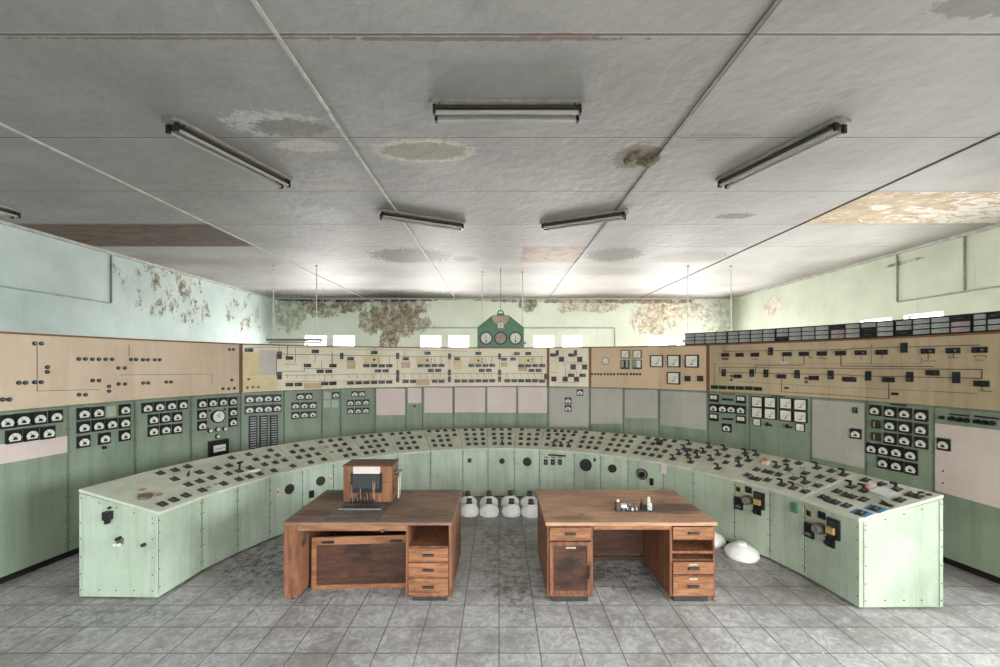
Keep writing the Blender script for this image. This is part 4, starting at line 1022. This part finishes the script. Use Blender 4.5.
# blue cards, paper, tool, red labels
for x, y in c4([(315,408),(425,375)], 820, 460, 7.69):
    desk_part(x, y, 'blue_card', MB().box(-.075, .075, -.055, .055, .0004, .0016), 'blue'); key(x, y+.3)
for x, y in c4([(777,251),(835,268)], 820, 460, 7.69): desk_part(x, y, 'round_hole', MB().lathe([(.028, .0005), (.026, .004)], 16), 'black')
i, Mx = on_desk(*c4([(505,278)], 820, 460, 7.69)[0])
note = MB().hexa([(-.11, -.075, .040), (.11, -.07, .044), (.115, .07, .048), (-.1, .075, .05), (-.11, -.075, .0412), (.11, -.07, .0452), (.115, .07, .0492), (-.1, .075, .0512)]).build('paper_note', 'white', None, Mx @ Matrix.Rotation(-.25, 4, 'Z'))
tag(note, 'crumpled white paper note on the right end of console', 'paper')
desk_part(*c4([(520,345)], 820, 460, 7.69)[0], 'tool_lever', MB().tube([(-.07, .03, .012), (.07, -.04, .02)], .009, 8).box(-.06, .05, -.03, .02, .0005, .006), 'dark')
i, Mx = on_desk(*c4([(425,236)], 820, 460, 7.69)[0])
tagm = MB().hexa([(-.04, -.03, .0), (.04, -.02, .0), (.045, .02, .07), (-.03, .03, .08), (-.04, -.03, .004), (.04, -.02, .004), (.045, .02, .074), (-.03, .03, .084)], 0).box(-.05, -.02, -.04, .0, .0005, .05, 1)
tag(tagm.build('warning_tag', ['paper', 'redtag'], None, Mx @ Matrix.Translation((-.03, 0, .001))), 'small red and white folded tag beside paper note on console', 'tag')
desk_part(*c4([(605,305)], 710, 440, 6.667)[0], 'red_label', MB().box(-.08, .08, -.02, .02, .0005, .0035), 'redtag')
i, Mx = on_desk(*c4([(365,158)], 710, 440, 6.667)[0])
tag(MB().box(-.02, .05, -.02, .03, .0005, .05, 0).hexa([(-.05, -.03, .03), (.02, -.04, .05), (.05, .02, .06), (-.03, .03, .07), (-.05, -.03, .033), (.02, -.04, .053), (.05, .02, .063), (-.03, .03, .073)], 1).build('warning_tag', ['paper', 'redtag'], None, Mx), 'small pinkish folded tag lying between the lever switches', 'tag')
# --- things on console fronts ---
FV = [v+n*(.045 if 0 < k < len(DV)-1 else (.012 if k == 0 else .004)) for k, (v, n) in enumerate(zip(DV, DN))]
def on_front(px, py):
    r = Vector(((px-CX)/F, 1))
    for i in range(len(FV)-1):
        a, b = FV[i], FV[i+1]; d = b-a; t = (a.x*d.y-a.y*d.x)/(r.x*d.y-r.y*d.x); p = r*t
        s_ = (p-a).dot(d)/d.dot(d)
        if -.001 <= s_ <= 1.001: break
    return i, Matrix.Translation((p.x, p.y, H+(CY-py)*p.y/F)) @ Matrix.Rotation(math.atan2(d.y, d.x), 4, 'Z')
def front_part(px, py, name, mb, mats):
    i, Mx = on_front(px, py); return mb.build(name, mats, desk[i], Mx)
def grille():
    g = MB().disc(0, 0, .068, -.012, -.001, 28, 0).disc(0, 0, .06, -.015, -.012, 28, 1)
    for k in range(8):
        a = k*math.pi/4; g.disc(.035*math.cos(a), .035*math.sin(a), .008, -.018, -.015, 8, 0)
    return g.disc(0, 0, .014, -.02, -.015, 12, 0)
for x, y in ((289.3, 489), (320.5, 481)): front_part(x, y, 'speaker_disc', grille(), ['black', 'dark'])
for x, y in ((278, 492), (331, 478.2)): front_part(x, y, 'paper_tag', MB().box(-.022, .022, -.003, -.0005, -.05, .05, 0).box(-.01, .01, -.004, -.003, -.02, .02, 1), ['paper', 'redtag'])
front_part(311, 494, 'black_box', MB().box(-.03, .03, -.03, -.001, -.05, .05), 'black')
front_part(469.5, 460.2, 'square_outlet', MB().box(-.032, .032, -.03, -.001, -.032, .032, 0).disc(0, 0, .02, -.034, -.03, 12, 1), ['black', 'dark'])
front_part(502, 460.9, 'round_knob', MB().disc(0, 0, .048, -.02, -.001, 20, 1).disc(0, 0, .036, -.06, -.02, 16, 0).disc(0, 0, .012, -.064, -.06, 10, 1), ['black', 'dark'])
front_part(527.3, 461.7, 'wheel_knob', MB().disc(0, 0, .075, -.02, -.001, 24, 1).disc(0, 0, .066, -.04, -.02, 24, 0).disc(0, 0, .03, -.06, -.04, 16, 1).box(-.006, .006, -.065, -.06, -.025, .05, 0), ['black', 'dark'])
front_part(517.5, 461.5, 'scuffed_ring', MB().disc(0, 0, .06, -.002, -.0005, 24), 'console')
for x in (546, 553, 560.2): front_part(x, 461.8, 'black_box', MB().box(-.032, .032, -.035, -.001, -.045, .045, 0).box(-.012, .012, -.04, -.035, -.02, .02, 1), ['black', 'lensgrey'])
for k in range(3): front_part(546+7*k, 457.2, 'legend_label', MB().box(-.035, .035, -.003, -.0005, -.008, .008), 'dark')
front_part(557, 455.3, 'legend_strip', MB().box(-.15, .15, -.01, -.001, -.014, .014), 'black')
front_part(586, 464.8, 'round_socket', MB().disc(0, 0, .10, -.03, -.001, 28, 0).disc(0, 0, .07, -.045, -.03, 24, 1).disc(0, 0, .045, -.05, -.045, 20, 0).disc(0, 0, .015, -.055, -.05, 12, 1), ['black', 'dark'])
front_part(595, 460, 'small_key_switch', MB().disc(0, 0, .02, -.03, -.001, 12).box(-.008, .008, -.035, -.01, 0, .04), 'black')
front_part(612.7, 468.3, 'round_socket', MB().disc(0, 0, .065, -.03, -.001, 24, 0).disc(0, 0, .04, -.045, -.03, 20, 1).disc(0, 0, .02, -.05, -.045, 16, 0), ['black', 'dark'])
front_part(642.5, 474, 'ring_knob', MB().disc(0, 0, .085, -.02, -.001, 28, 0).disc(0, 0, .072, -.024, -.02, 24, 1).disc(.01, 0, .045, -.06, -.024, 20, 0), ['black', 'lampbody'])
front_part(652.3, 481.5, 'upright_box', MB().box(-.022, .022, -.04, -.001, -.05, .05), 'black')
i, Mx = on_front(665.3, 467)
tg = MB().hexa([(-.05, -.052, -.09), (.04, -.05, -.09), (.05, -.05, .06), (-.035, -.05, .06), (-.05, -.05, -.09), (.04, -.048, -.09), (.05, -.048, .06), (-.035, -.048, .06)]).add([(-.035, -.05, .06), (.05, -.05, .06), (.05, .03, .075), (-.035, .03, .075)], [(0, 1, 2, 3)])
tag(tg.build('hanging_paper', 'paper', None, Mx), 'cream paper tag hanging over the console lip right of centre', 'tag')
for ox, oy, k, dy in ((0, 0, 1, 0), (0, 0, 1.0, 1)):
    P = [(135,65),(208,70),(140,165),(180,148),(208,140),(285,145),(270,220)] if dy == 0 else [(640,237),(733,252),(647,360),(685,345),(728,345),(820,348),(795,445)]
    P = c4(P, 720, 480, 7.143)
    front_part(*P[0], 'small_meter', MB().box(-.035, .035, -.012, -.001, -.038, .038, 1).box(-.025, .025, -.016, -.012, -.028, .028, 0), ['black', 'yellow'])
    front_part(*P[1], 'small_switch', MB().box(-.036, .036, -.02, -.001, -.036, .036, 0).box(-.02, .02, -.024, -.02, -.012, .012, 1), ['black', 'lensred'])
    front_part(*P[2], 'fitting_plate', MB().box(-.05, .05, -.03, -.001, -.075, .075, 0).box(-.03, .03, -.034, -.03, -.05, -.02, 1), ['black', 'lensgrey'])
    front_part(*P[3], 'black_knob', MB().disc(0, 0, .042, -.07, -.001, 18), 'black')
    front_part(*P[4], 'grey_wheel_knob', MB().disc(0, 0, .058, -.05, -.001, 24, 0).disc(0, 0, .04, -.09, -.05, 20, 1), ['metal', 'lampbody'])
    front_part(*P[5], 'fuse_box', MB().box(-.062, .062, -.03, -.001, -.10, .10, 0).box(-.045, .03, -.06, -.03, -.05, .015, 1).box(-.04, .04, -.036, -.03, .03, .08, 2), ['black', 'yellow', 'dark'])
    front_part(*P[6], 'lower_switch', MB().box(-.045, .045, -.025, -.001, -.045, .045, 0).disc(-.01, 0, .022, -.06, -.025, 14, 0).box(-.03, .02, -.065, -.06, -.006, .006, 1), ['black', 'dark'])
front_part(*c4([(537,195)], 720, 480, 7.143)[0], 'green_box', MB().box(-.035, .035, -.03, -.001, -.052, .052, 0).box(-.004, .004, -.032, -.03, -.04, .04, 1), ['gaugegreen', 'seam'])

# ============================ desks ============================
def zy(py, Y): return H-(py-CY)*Y/F
def handle(parent, xc, z, Y, w=.11):
    h = MB().box(xc-w/2, xc+w/2, Y-.006, Y-.0005, z-.010, z+.010).prism([(xc-w/2, z-.008), (xc+w/2, z-.008), (xc+w/2-.008, z+.012), (xc-w/2+.008, z+.012)], Y-.024, Y-.006)
    return h.build('handle', 'dark', parent)
def drawer(t, x0, x1, Y, z0, z1, depth=.5, card=False):
    d = MB().box(x0, x1, Y, Y+.02, z0, z1).box(x0+.012, x1-.012, Y+.02, Y+depth, z0+.01, z0+.02).box(x0+.012, x0+.024, Y+.02, Y+depth, z0+.02, z1-.02).box(x1-.024, x1-.012, Y+.02, Y+depth, z0+.02, z1-.02).box(x0+.024, x1-.024, Y+depth-.012, Y+depth, z0+.02, z1-.02)
    o = d.build('drawer', 'woodh', t, bevel=.003)
    handle(o, (x0+x1)/2, (z0+z1)/2-.0, Y)
    if card: MB().box((x0+x1)/2-.04, (x0+x1)/2+.04, Y-.003, Y-.0005, z1-.028, z1-.016).build('card_holder', 'whiteshield', o)
    return o
# --- right desk ---
Y0, Y1, ZD = 4.08, 5.14, .785
rd = thing('writing_desk', 'right oak desk with cupboard door on its left pedestal', 'desk', (1.28, (Y0+Y1)/2, 0), 'two old oak desks')
MB().box(.435, 2.12, Y0, Y1, ZD-.035, ZD).build('table_top', 'woodtop2', rd, bevel=.005)
MB().box(.91, 1.66, Y0+.012, Y0+.03, ZD-.075, ZD-.0355).build('front_rail', 'woodh', rd)
lp = MB().box(.455, .475, Y0+.02, Y1-.03, .05, ZD-.036).box(.885, .905, Y0+.02, Y1-.1, .05, ZD-.036).box(.475, .885, Y0+.02, Y1-.1, .05, .07).box(.475, .885, Y1-.12, Y1-.1, .07, ZD-.036)
lp.box(.475, .885, Y0+.02, Y0+.04, .595, .61).box(.475, .885, Y0+.02, Y0+.04, ZD-.05, ZD-.036)
lp.build('left_pedestal', 'woodv', rd, bevel=.003)
drawer(rd, .478, .882, Y0+.004, .615, .732)
dr = MB().box(.478, .882, Y0+.012, Y0+.03, .075, .592, 0)
for b_ in ((.478, .515, .075, .592), (.845, .882, .075, .592), (.515, .845, .075, .112), (.515, .845, .555, .592)): dr.box(b_[0], b_[1], Y0+.003, Y0+.012, b_[2], b_[3], 1)
door = dr.build('cupboard_door', ['wooddark', 'woodv'], rd, bevel=.002)
MB().box(.640, .735, Y0+.008, Y0+.0115, .525, .54).build('card_holder', 'whiteshield', door)
MB().box(.852, .868, Y0-.014, Y0+.0025, .24, .36).build('handle', 'black', door)
MB().box(.50, .86, Y0+.022, Y1-.2, 0, .05).build('plinth', 'dark', rd)
rp = MB().box(1.66, 1.685, Y0+.02, Y1-.1, .05, ZD-.036).box(2.085, 2.105, Y0+.02, Y1-.03, .05, ZD-.036).box(1.685, 2.085, Y0+.02, Y1-.1, .05, .065).box(1.685, 2.085, Y1-.12, Y1-.1, .065, ZD-.036)
for z0, z1 in ((zy(540.5, Y0)-.004, zy(540.5, Y0)+.004), (zy(554.5, Y0), zy(552, Y0)), (zy(561.5, Y0), zy(561, Y0)+.004), (.255, .262)): rp.box(1.685, 2.085, Y0+.018, Y0+.6, z0, z1)
rp.build('right_pedestal', 'woodv', rd, bevel=.003)
for z0, z1, cd in ((.622, .738, False), (.278, .392, True), (.068, .252, True)): drawer(rd, 1.689, 2.081, Y0+.004, z0, z1, card=cd)
MB().box(1.70, 2.04, Y0+.022, Y1-.2, 0, .05).build('plinth', 'dark', rd)
mp = MB().box(.905, 1.66, 4.86, 4.885, .13, ZD-.036, 0)
for b_ in ((.905, .95, .13, ZD-.036), (1.60, 1.66, .13, ZD-.036), (.95, 1.60, .13, .18)): mp.box(b_[0], b_[1], 4.845, 4.86, b_[2], b_[3], 0)
mp.box(.905, 1.66, 4.84, 4.88, .05, .09, 0)
mp.build('modesty_panel', 'wooddark', rd)
MB().box(.80, .86, 4.285, 4.30, ZD+.0003, ZD+.002).build('dark_slot_sheet', 'dark', rd)  # dark sheet laid on the top in place of a cut slot
# --- left desk ---
Y0, Y1, ZD = 4.09, 5.15, .78
ld = thing('writing_desk', 'left oak desk with open cubby above three drawers, wooden box on it', 'desk', (-1.3, (Y0+Y1)/2, 0), 'two old oak desks')
MB().box(-2.135, -.468, Y0, Y1, ZD-.03, ZD).build('table_top', 'woodtop', ld, bevel=.005)
MB().box(-1.985, -.92, Y0+.008, Y0+.03, ZD-.085, ZD-.0305).build('front_rail', 'woodh', ld)
sl = MB().box(-2.125, -1.985, Y0+.01, Y1-.05, .035, ZD-.031)
sl.build('left_leg_panel', 'woodv', ld, bevel=.004)
for y in (Y0+.06, Y1-.12): MB().tube([(-2.055, y, .02), (-2.055, y+.0, .036)], .018, 10).lathe([(.02, -.02), (.024, 0), (.02, .02)], 12, 0, (-2.055, y, .022)).build('caster', 'dark', ld)
MB().box(-1.984, -1.978, Y0+.09, Y0+.17, .50, .56).build('keyhole_plate', 'dark', ld)
MB().box(-1.984, -1.965, Y0+.10, Y0+.15, .60, .67).build('lock_fitting', 'metal', ld)
kp = MB().hexa([(-1.95, 4.33, .0), (-.955, 4.38, .0), (-.955, 4.40, .0), (-1.95, 4.35, .0), (-1.945, 4.34, .53), (-.955, 4.38, .54), (-.955, 4.40, .54), (-1.945, 4.36, .53)], 0)
kp.build('knee_panel', 'wooddark', ld)
fr = MB().hexa([(-1.95, 4.322, .455), (-.955, 4.362, .465), (-.955, 4.380, .465), (-1.95, 4.340, .455), (-1.95, 4.322, .535), (-.955, 4.362, .545), (-.955, 4.380, .545), (-1.95, 4.340, .535)], 0)
fr.hexa([(-1.95, 4.315, .0), (-1.905, 4.317, .0), (-1.905, 4.332, .0), (-1.95, 4.33, .0), (-1.95, 4.322, .455), (-1.905, 4.324, .457), (-1.905, 4.342, .457), (-1.95, 4.340, .455)], 0)
fr.hexa([(-1.905, 4.318, .0), (-.955, 4.366, .0), (-.955, 4.379, .0), (-1.905, 4.331, .0), (-1.905, 4.320, .04), (-.955, 4.367, .04), (-.955, 4.380, .04), (-1.905, 4.334, .04)], 0)
fr.build('knee_panel_frame', 'woodh', ld)
for x in (-1.78, -1.08): MB().box(x-.06, x+.06, 4.315 if x < -1.5 else 4.345, 4.330 if x < -1.5 else 4.357, .475, .50).build('finger_slot', 'black', ld)
MB().box(-1.984, -.925, Y1-.08, Y1-.06, .06, ZD-.031).build('back_panel', 'wooddark', ld)
pd = MB().box(-.925, -.903, Y0+.01, Y1-.08, .045, ZD-.031).box(-.503, -.475, Y0+.01, Y1-.05, .045, ZD-.031).box(-.903, -.503, Y0+.01, Y1-.1, .045, .065).box(-.903, -.503, Y1-.14, Y1-.1, .065, ZD-.031)
for z in (.528, .384, .232): pd.box(-.903, -.503, Y0+.012, Y0+.7, z, z+.012)
pd.build('right_pedestal', 'woodv', ld, bevel=.003)
for z0, z1 in ((.398, .524), (.248, .380), (.068, .228)): drawer(ld, -.899, -.507, Y0+.004, z0, z1)
MB().box(-.86, -.52, Y0+.022, Y1-.2, 0, .045).build('plinth', 'dark', ld)
MB().tube([(-1.14, Y0-.01, .705), (-1.09, Y0-.02, .725)], .006, 6).disc(-1.15, .70, .012, Y0-.02, Y0+.006, 8).build('drawer_key', 'metal', ld)
MB().hexa([(-1.75, 4.14, ZD+.0005), (-1.20, 4.14, ZD+.0005), (-1.20, 4.66, ZD+.0005), (-1.75, 4.66, ZD+.0005), (-1.75, 4.14, ZD+.004), (-1.20, 4.14, ZD+.004), (-1.20, 4.66, ZD+.004), (-1.75, 4.66, ZD+.004)]).build('inlaid_key_board', 'inlay', ld)
kk = MB()
for k in range(17):
    x = -1.70+k*.026; kk.box(x, x+.007, 4.425, 4.433, ZD+.0045, ZD+.02); 
kk.box(-1.73, -1.26, 4.44, 4.448, ZD+.0045, ZD+.008)
kk.build('key_row', 'legend', ld)
kk = MB()
for k in range(16): kk.box(-1.69+k*.026, -1.678+k*.026, 4.50, 4.512, ZD+.0045, ZD+.02)
kk.build('rear_key_row', 'black', ld)
# --- telephone exchange box ---
BX0, BX1, BY, BH = -1.745, -1.20, 4.67, .415
bx = thing('exchange_box', 'wooden telephone exchange cabinet with crank and hanging plugs on left desk', 'switchboard', ((BX0+BX1)/2, BY+.15, ZD+.005))
Z0 = ZD+.005
MB().box(BX0, BX1, BY, BY+.29, Z0, Z0+.222).build('lower_case', 'woodbox', bx, bevel=.006)
MB().box(BX0, BX1, BY, BY+.29, Z0+.225, Z0+BH-.02).build('upper_case', 'woodbox', bx, bevel=.006)
MB().box(BX0-.008, BX1+.008, BY-.008, BY+.30, Z0+BH-.02, Z0+BH).build('lid', 'woodboxtop', bx, bevel=.007)
def bz_(zx, zyy): return BX0+(zx-130)/9.53/89.2, Z0+(502-450-zyy/9.53)/89.2
x0, z1 = bz_(228, 155); x1, z0 = bz_(484, 222)
MB().box(x0, x1, BY-.012, BY-.001, z0, z1, 0).build('label_card', 'paper', bx)
x0, z1 = bz_(222, 226); x1, z0 = bz_(482, 402)
jf = MB().box(x0, x1, BY-.015, BY-.001, z0, z1, 0)
jf.build('jack_field', 'black', bx)
jk = MB()
for r in range(6):
    for c in range(10):
        x = x0+.018+c*(x1-x0-.036)/9; z = z1-.02-r*.026
        jk.box(x-.0055, x+.0055, BY-.018, BY-.015, z-.0028, z+.0028, 0)
o = jk.build('jack_labels', 'legend', bx); o['label'] = 'rows of small pale jack labels'
for c0, c1 in ((208, 222), (483, 502)):
    xa, zb = bz_(c0, 212); xb, za = bz_(c1, 396); MB().box(xa, xb, BY-.022, BY-.001, za, zb).build('side_rail', 'black', bx)
for k in range(8):
    x = BX0+.10+k*.036
    pl = MB().lathe([(.010, 0), (.012, .02), (.010, .05), (.004, .06), (.003, .075)], 10, 0, (x, BY-.035, Z0+.004)).build('plug', 'black', bx)
for k in range(5):
    x = BX0+.18+k*.03; MB().lathe([(.010, 0), (.010, .05), (.004, .065)], 10, 0, (x, BY-.02, Z0+.065)).build('plug', 'black', bx)
for x, zt, zb in ((.105, .20, .02), (.2, .16, .0), (.27, .12, .07), (.34, .235, .03), (.355, .22, -.0), (.415, .10, .0)):
    X_ = BX0+x*1.0; MB().tube([(X_, BY-.018, Z0+zt), (X_+.006, BY-.045, Z0+zt*.6+.03), (X_+.012, BY-.04, Z0+zb+.02), (X_+.014, BY-.035, Z0+.012)], .004, 6).build('plug_cord', 'cord', bx)
cr = MB().disc(0, 0, .03, -.04, 0, 14).xf(Matrix.Translation((BX1+.001, BY+.14, Z0+.30)) @ Matrix.Rotation(math.pi/2, 4, 'Z'))
cr.tube([(BX1+.035, BY+.14, Z0+.30), (BX1+.04, BY+.10, Z0+.27), (BX1+.045, BY+.09, Z0+.33)], .008, 8).tube([(BX1+.045, BY+.09, Z0+.33), (BX1+.095, BY+.09, Z0+.335)], .013, 8)
cr.build('crank', 'metal', bx)
MB().tube([(BX1+.045, BY+.13, Z0+.25), (BX1+.05, BY+.12, Z0+.15), (BX1+.042, BY+.11, Z0+.01)], .006, 6).tube([(BX1+.055, BY+.17, Z0+.29), (BX1+.06, BY+.15, Z0+.12), (BX1+.05, BY+.15, Z0+.01)], .005, 6).build('side_cord', 'whitecord', bx)
MB().box(BX1+.0005, BX1+.006, BY+.05, BY+.075, Z0+.09, Z0+.16).build('side_slot', 'black', bx)

# --- terminal block on the right desk ---
ZD2 = .785; TY = 4.40
tb = thing('relay_assembly', 'small electrical relay assembly of loose components on right desk', 'electrical part', (1.43, TY, ZD2))
x0 = 1.232
MB().box(x0, x0+.39, TY-.035, TY+.05, ZD2+.0005, ZD2+.012).build('base_plate', 'dark', tb)
MB().box(x0+.0, x0+.04, TY-.03, TY+.03, ZD2+.012, ZD2+.10, 0).lathe([(.018, 0), (.016, .02)], 12, 1, (x0+.02, TY, ZD2+.10)).build('coil', ['rustcap', 'dial'], tb)
MB().box(x0+.055, x0+.11, TY-.02, TY+.03, ZD2+.035, ZD2+.07, 0).box(x0+.065, x0+.085, TY-.03, TY-.0205, ZD2+.012, ZD2+.04, 1).build('white_capacitor', ['dial', 'bluecomp'], tb)
comps = [('bluecomp', .125, .035, .05), ('metal', .15, .02, .06), ('rustcap', .165, .03, .035), ('bluecomp', .185, .02, .03), ('dial', .17, -.02, .02), ('dark', .20, .01, .065), ('agedial', .215, -.01, .03), ('metal', .12, -.01, .03), ('dark', .145, 0, .045)]
for k, (m, dx, dy, h) in enumerate(comps):
    MB().lathe([(.012, 0), (.012, h), (.006, h+.006)], 10, 0, (x0+dx, TY+dy, ZD2+.012)).build('component', m, tb)
wr = MB()
for k in range(6): wr.tube([(x0+.10+k*.02, TY-.02, ZD2+.015), (x0+.115+k*.02, TY-.01+.01*(k % 3), ZD2+.05+.01*(k % 2)), (x0+.135+k*.02, TY+.01, ZD2+.03)], .0025, 5)
wr.build('wiring', 'cord', tb)
MB().box(x0+.265, x0+.285, TY-.02, TY+.03, ZD2+.012, ZD2+.085).box(x0+.272, x0+.278, TY, TY+.02, ZD2+.085, ZD2+.12).box(x0+.285, x0+.33, TY+.0, TY+.03, ZD2+.012, ZD2+.055).build('contact_block', 'black', tb)
MB().box(x0+.33, x0+.375, TY-.02, TY+.0, ZD2+.012, ZD2+.09, 0).box(x0+.333, x0+.362, TY-.005, TY+.005, ZD2+.09, ZD2+.15, 0).disc(x0+.345, ZD2+.06, .006, TY-.023, TY-.02, 8, 1).disc(x0+.36, ZD2+.04, .006, TY-.023, TY-.02, 8, 1).build('white_bracket', ['whiteshield', 'black'], tb)

# ============================ glass shades on the floor ============================
prof = [(.145, .0), (.151, .02), (.151, .05), (.144, .08), (.128, .108), (.102, .131), (.07, .147), (.05, .155), (.047, .168)]
dome_me = MB().lathe(prof, 32).mesh('shade', ['opal'])
cap_me = MB().lathe([(.052, .168), (.05, .178), (.034, .184), (.036, .205), (.042, .208), (.042, .232), (.034, .238)], 16).mesh('cap', ['rustcap'])
SH = [(469.3, 6.47, 'leftmost white glass globe shade of the front row, beside left desk'), (489.2, 6.46, 'second white glass shade in the front row from left desk'),
      (511.5, 6.46, 'third white glass shade in the front row from left desk'), (531, 6.44, 'front row white glass shade half hidden by the right desk'),
      (467.8, 6.84, 'leftmost white glass shade of the back row, against the console'), (489, 6.84, 'second white glass shade in the back row from left'),
      (510.3, 6.86, 'third white glass shade in the back row from left'), (529.5, 6.84, 'back row white glass shade nearest the right desk')]
for px, Y, lab in SH:
    x = (px-CX)/F*Y; t = thing('lamp_shade', lab, 'lamp shade', (x, Y, 0), 'white glass lamp shades on the floor')
    inst('shade', dome_me, t, Matrix.Translation((x, Y, .001))); inst('cap', cap_me, t, Matrix.Translation((x, Y, .001)))
bprof = [(.17, 0), (.19, .035), (.185, .07), (.15, .11), (.10, .14), (.06, .152), (.052, .16), (.056, .172), (.046, .174)]
bare_me = MB().lathe(bprof, 32).mesh('lamp_shade', ['opal'])
for x, y, k, lab in ((2.94, 5.05, 1, 'bare white glass shade on the floor at the right, nearest the camera'), (2.76, 5.43, .92, 'bare white glass shade partly behind the right desk corner')):
    o = bpy.data.objects.new('lamp_shade', bare_me); C.objects.link(o)
    o.matrix_local = Matrix.Translation((x, y, .001)) @ Matrix.Scale(k, 4)
    tag(o, lab, 'lamp shade', 'white glass lamp shades on the floor')
nb = MB().lathe([(.0, 0), (.018, .004), (.024, .018), (.016, .034), (.010, .04)], 12)
tag(nb.build('wooden_knob', 'woodh', None, Matrix.Translation(((715.5-CX)/F*4.1, 4.12, .001))), 'tiny brown wooden knob on the floor by right desk', 'knob')
db = MB()
rd.location.x += .018; ld.location.x += .008
for k in range(60):
    x, y = random.uniform(-3.4, 5.5), random.uniform(3.3, 4.6) if k < 40 else random.uniform(4.6, 6.5)
    if -3 < x < 2.3 and 3.95 < y < 5.3: continue
    if abs(x) > 2.9 and y > 3.8: continue
    s_ = random.uniform(.004, .014); a = random.uniform(0, 6)
    db.prismz([(x+s_*math.cos(a+j*1.9), y+s_*.7*math.sin(a+j*1.9)) for j in range(3)], .0005, .003)
tag(db.build('floor_debris', 'paper'), 'tiny pale flakes of paint scattered over the grey tiles', 'debris', kind='stuff')
# hanging plaster lump on the ceiling
pl = MB(); c = ceil_pt(640, 158)
for k in range(12):
    x, y = c[0]+random.uniform(-.17, .17), c[1]+random.uniform(-.10, .10); r = random.uniform(.03, .06); h = random.uniform(.015, .05)
    pl.lathe([(r, -.0015), (r*.9, -h*.5), (r*.4, -h)], 9, 0, (x, y, CEIL))
M['plaster'] = plain('loose_plaster', (128, 118, 100), .9, var=.3)
tag(pl.build('loose_plaster', 'plaster'), 'brown flaking lump of plaster hanging from ceiling right of centre', 'plaster')

# ============================ light and camera ============================
w = bpy.data.worlds.new('World'); bpy.context.scene.world = w; w.use_nodes = True
wt = w.node_tree; bg = wt.nodes['Background']
tcw = wt.nodes.new('ShaderNodeTexCoord'); spw = wt.nodes.new('ShaderNodeSeparateXYZ'); mrw = wt.nodes.new('ShaderNodeMapRange'); mxw = wt.nodes.new('ShaderNodeMix'); mxw.data_type = 'RGBA'
wt.links.new(tcw.outputs['Generated'], spw.inputs[0]); wt.links.new(spw.outputs[2], mrw.inputs[0])
mrw.inputs[1].default_value = -.05; mrw.inputs[2].default_value = .03      # ground below the horizon, sky above
mxw.inputs[6].default_value = (.20, .20, .18, 1); mxw.inputs[7].default_value = (.90, .96, 1.0, 1)
wt.links.new(mrw.outputs[0], mxw.inputs[0]); wt.links.new(mxw.outputs[2], bg.inputs[0]); bg.inputs[1].default_value = 4.0
def daylight(name, loc, size, rot, power, col=(1, .98, .95), spread=180):
    l = bpy.data.lights.new(name, 'AREA'); l.shape = 'RECTANGLE'; l.size, l.size_y = size; l.energy = power; l.color = col; l.spread = math.radians(spread)
    o = bpy.data.objects.new(name, l); C.objects.link(o); o.location = loc; o.rotation_euler = rot; return o
for k, h in enumerate(front_holes):      # high sky falling in through the big windows behind the camera
    daylight('daylight', ((h[0]+h[1])/2, YF-T-.35, (h[2]+h[3])/2+.5), (h[1]-h[0], h[3]-h[2]), (math.radians(58), 0, 0), 60 if k < 3 else 92, (.92, .97, 1) if k < 4 else (1, .97, .92), 110)
for h in back_holes:
    daylight('daylight', ((h[0]+h[1])/2, YB+T+.02, (h[2]+h[3])/2), (h[1]-h[0], h[3]-h[2]), (math.radians(-95), 0, 0), 175)
for h in right_holes:
    if h[0] > 4: daylight('daylight', (XR+T+.02, (h[0]+h[1])/2, (h[2]+h[3])/2), (h[3]-h[2], h[1]-h[0]), (0, math.radians(95), 0), 140)
    else: daylight('daylight', (XR+T+.3, (h[0]+h[1])/2, (h[2]+h[3])/2+.4), (h[3]-h[2], h[1]-h[0]), (0, math.radians(62), 0), 60 if h[0] > 1 else 360, (.86, .95, 1), 85)
sc_ = bpy.context.scene
cam = bpy.data.cameras.new('Camera'); co = bpy.data.objects.new('Camera', cam); C.objects.link(co); sc_.camera = co
co.location = (0, 0, H); co.rotation_euler = (math.radians(90), 0, 0)
cam.sensor_width = 36; cam.lens = F/1000*36; cam.shift_x = (500-CX)/1000; cam.shift_y = (CY-333.5)/1000
cam.clip_end = 200
v = sc_.view_settings; v.view_transform = 'Standard'; v.look = 'None'; v.gamma = 1; v.use_curve_mapping = False; v.exposure = .06
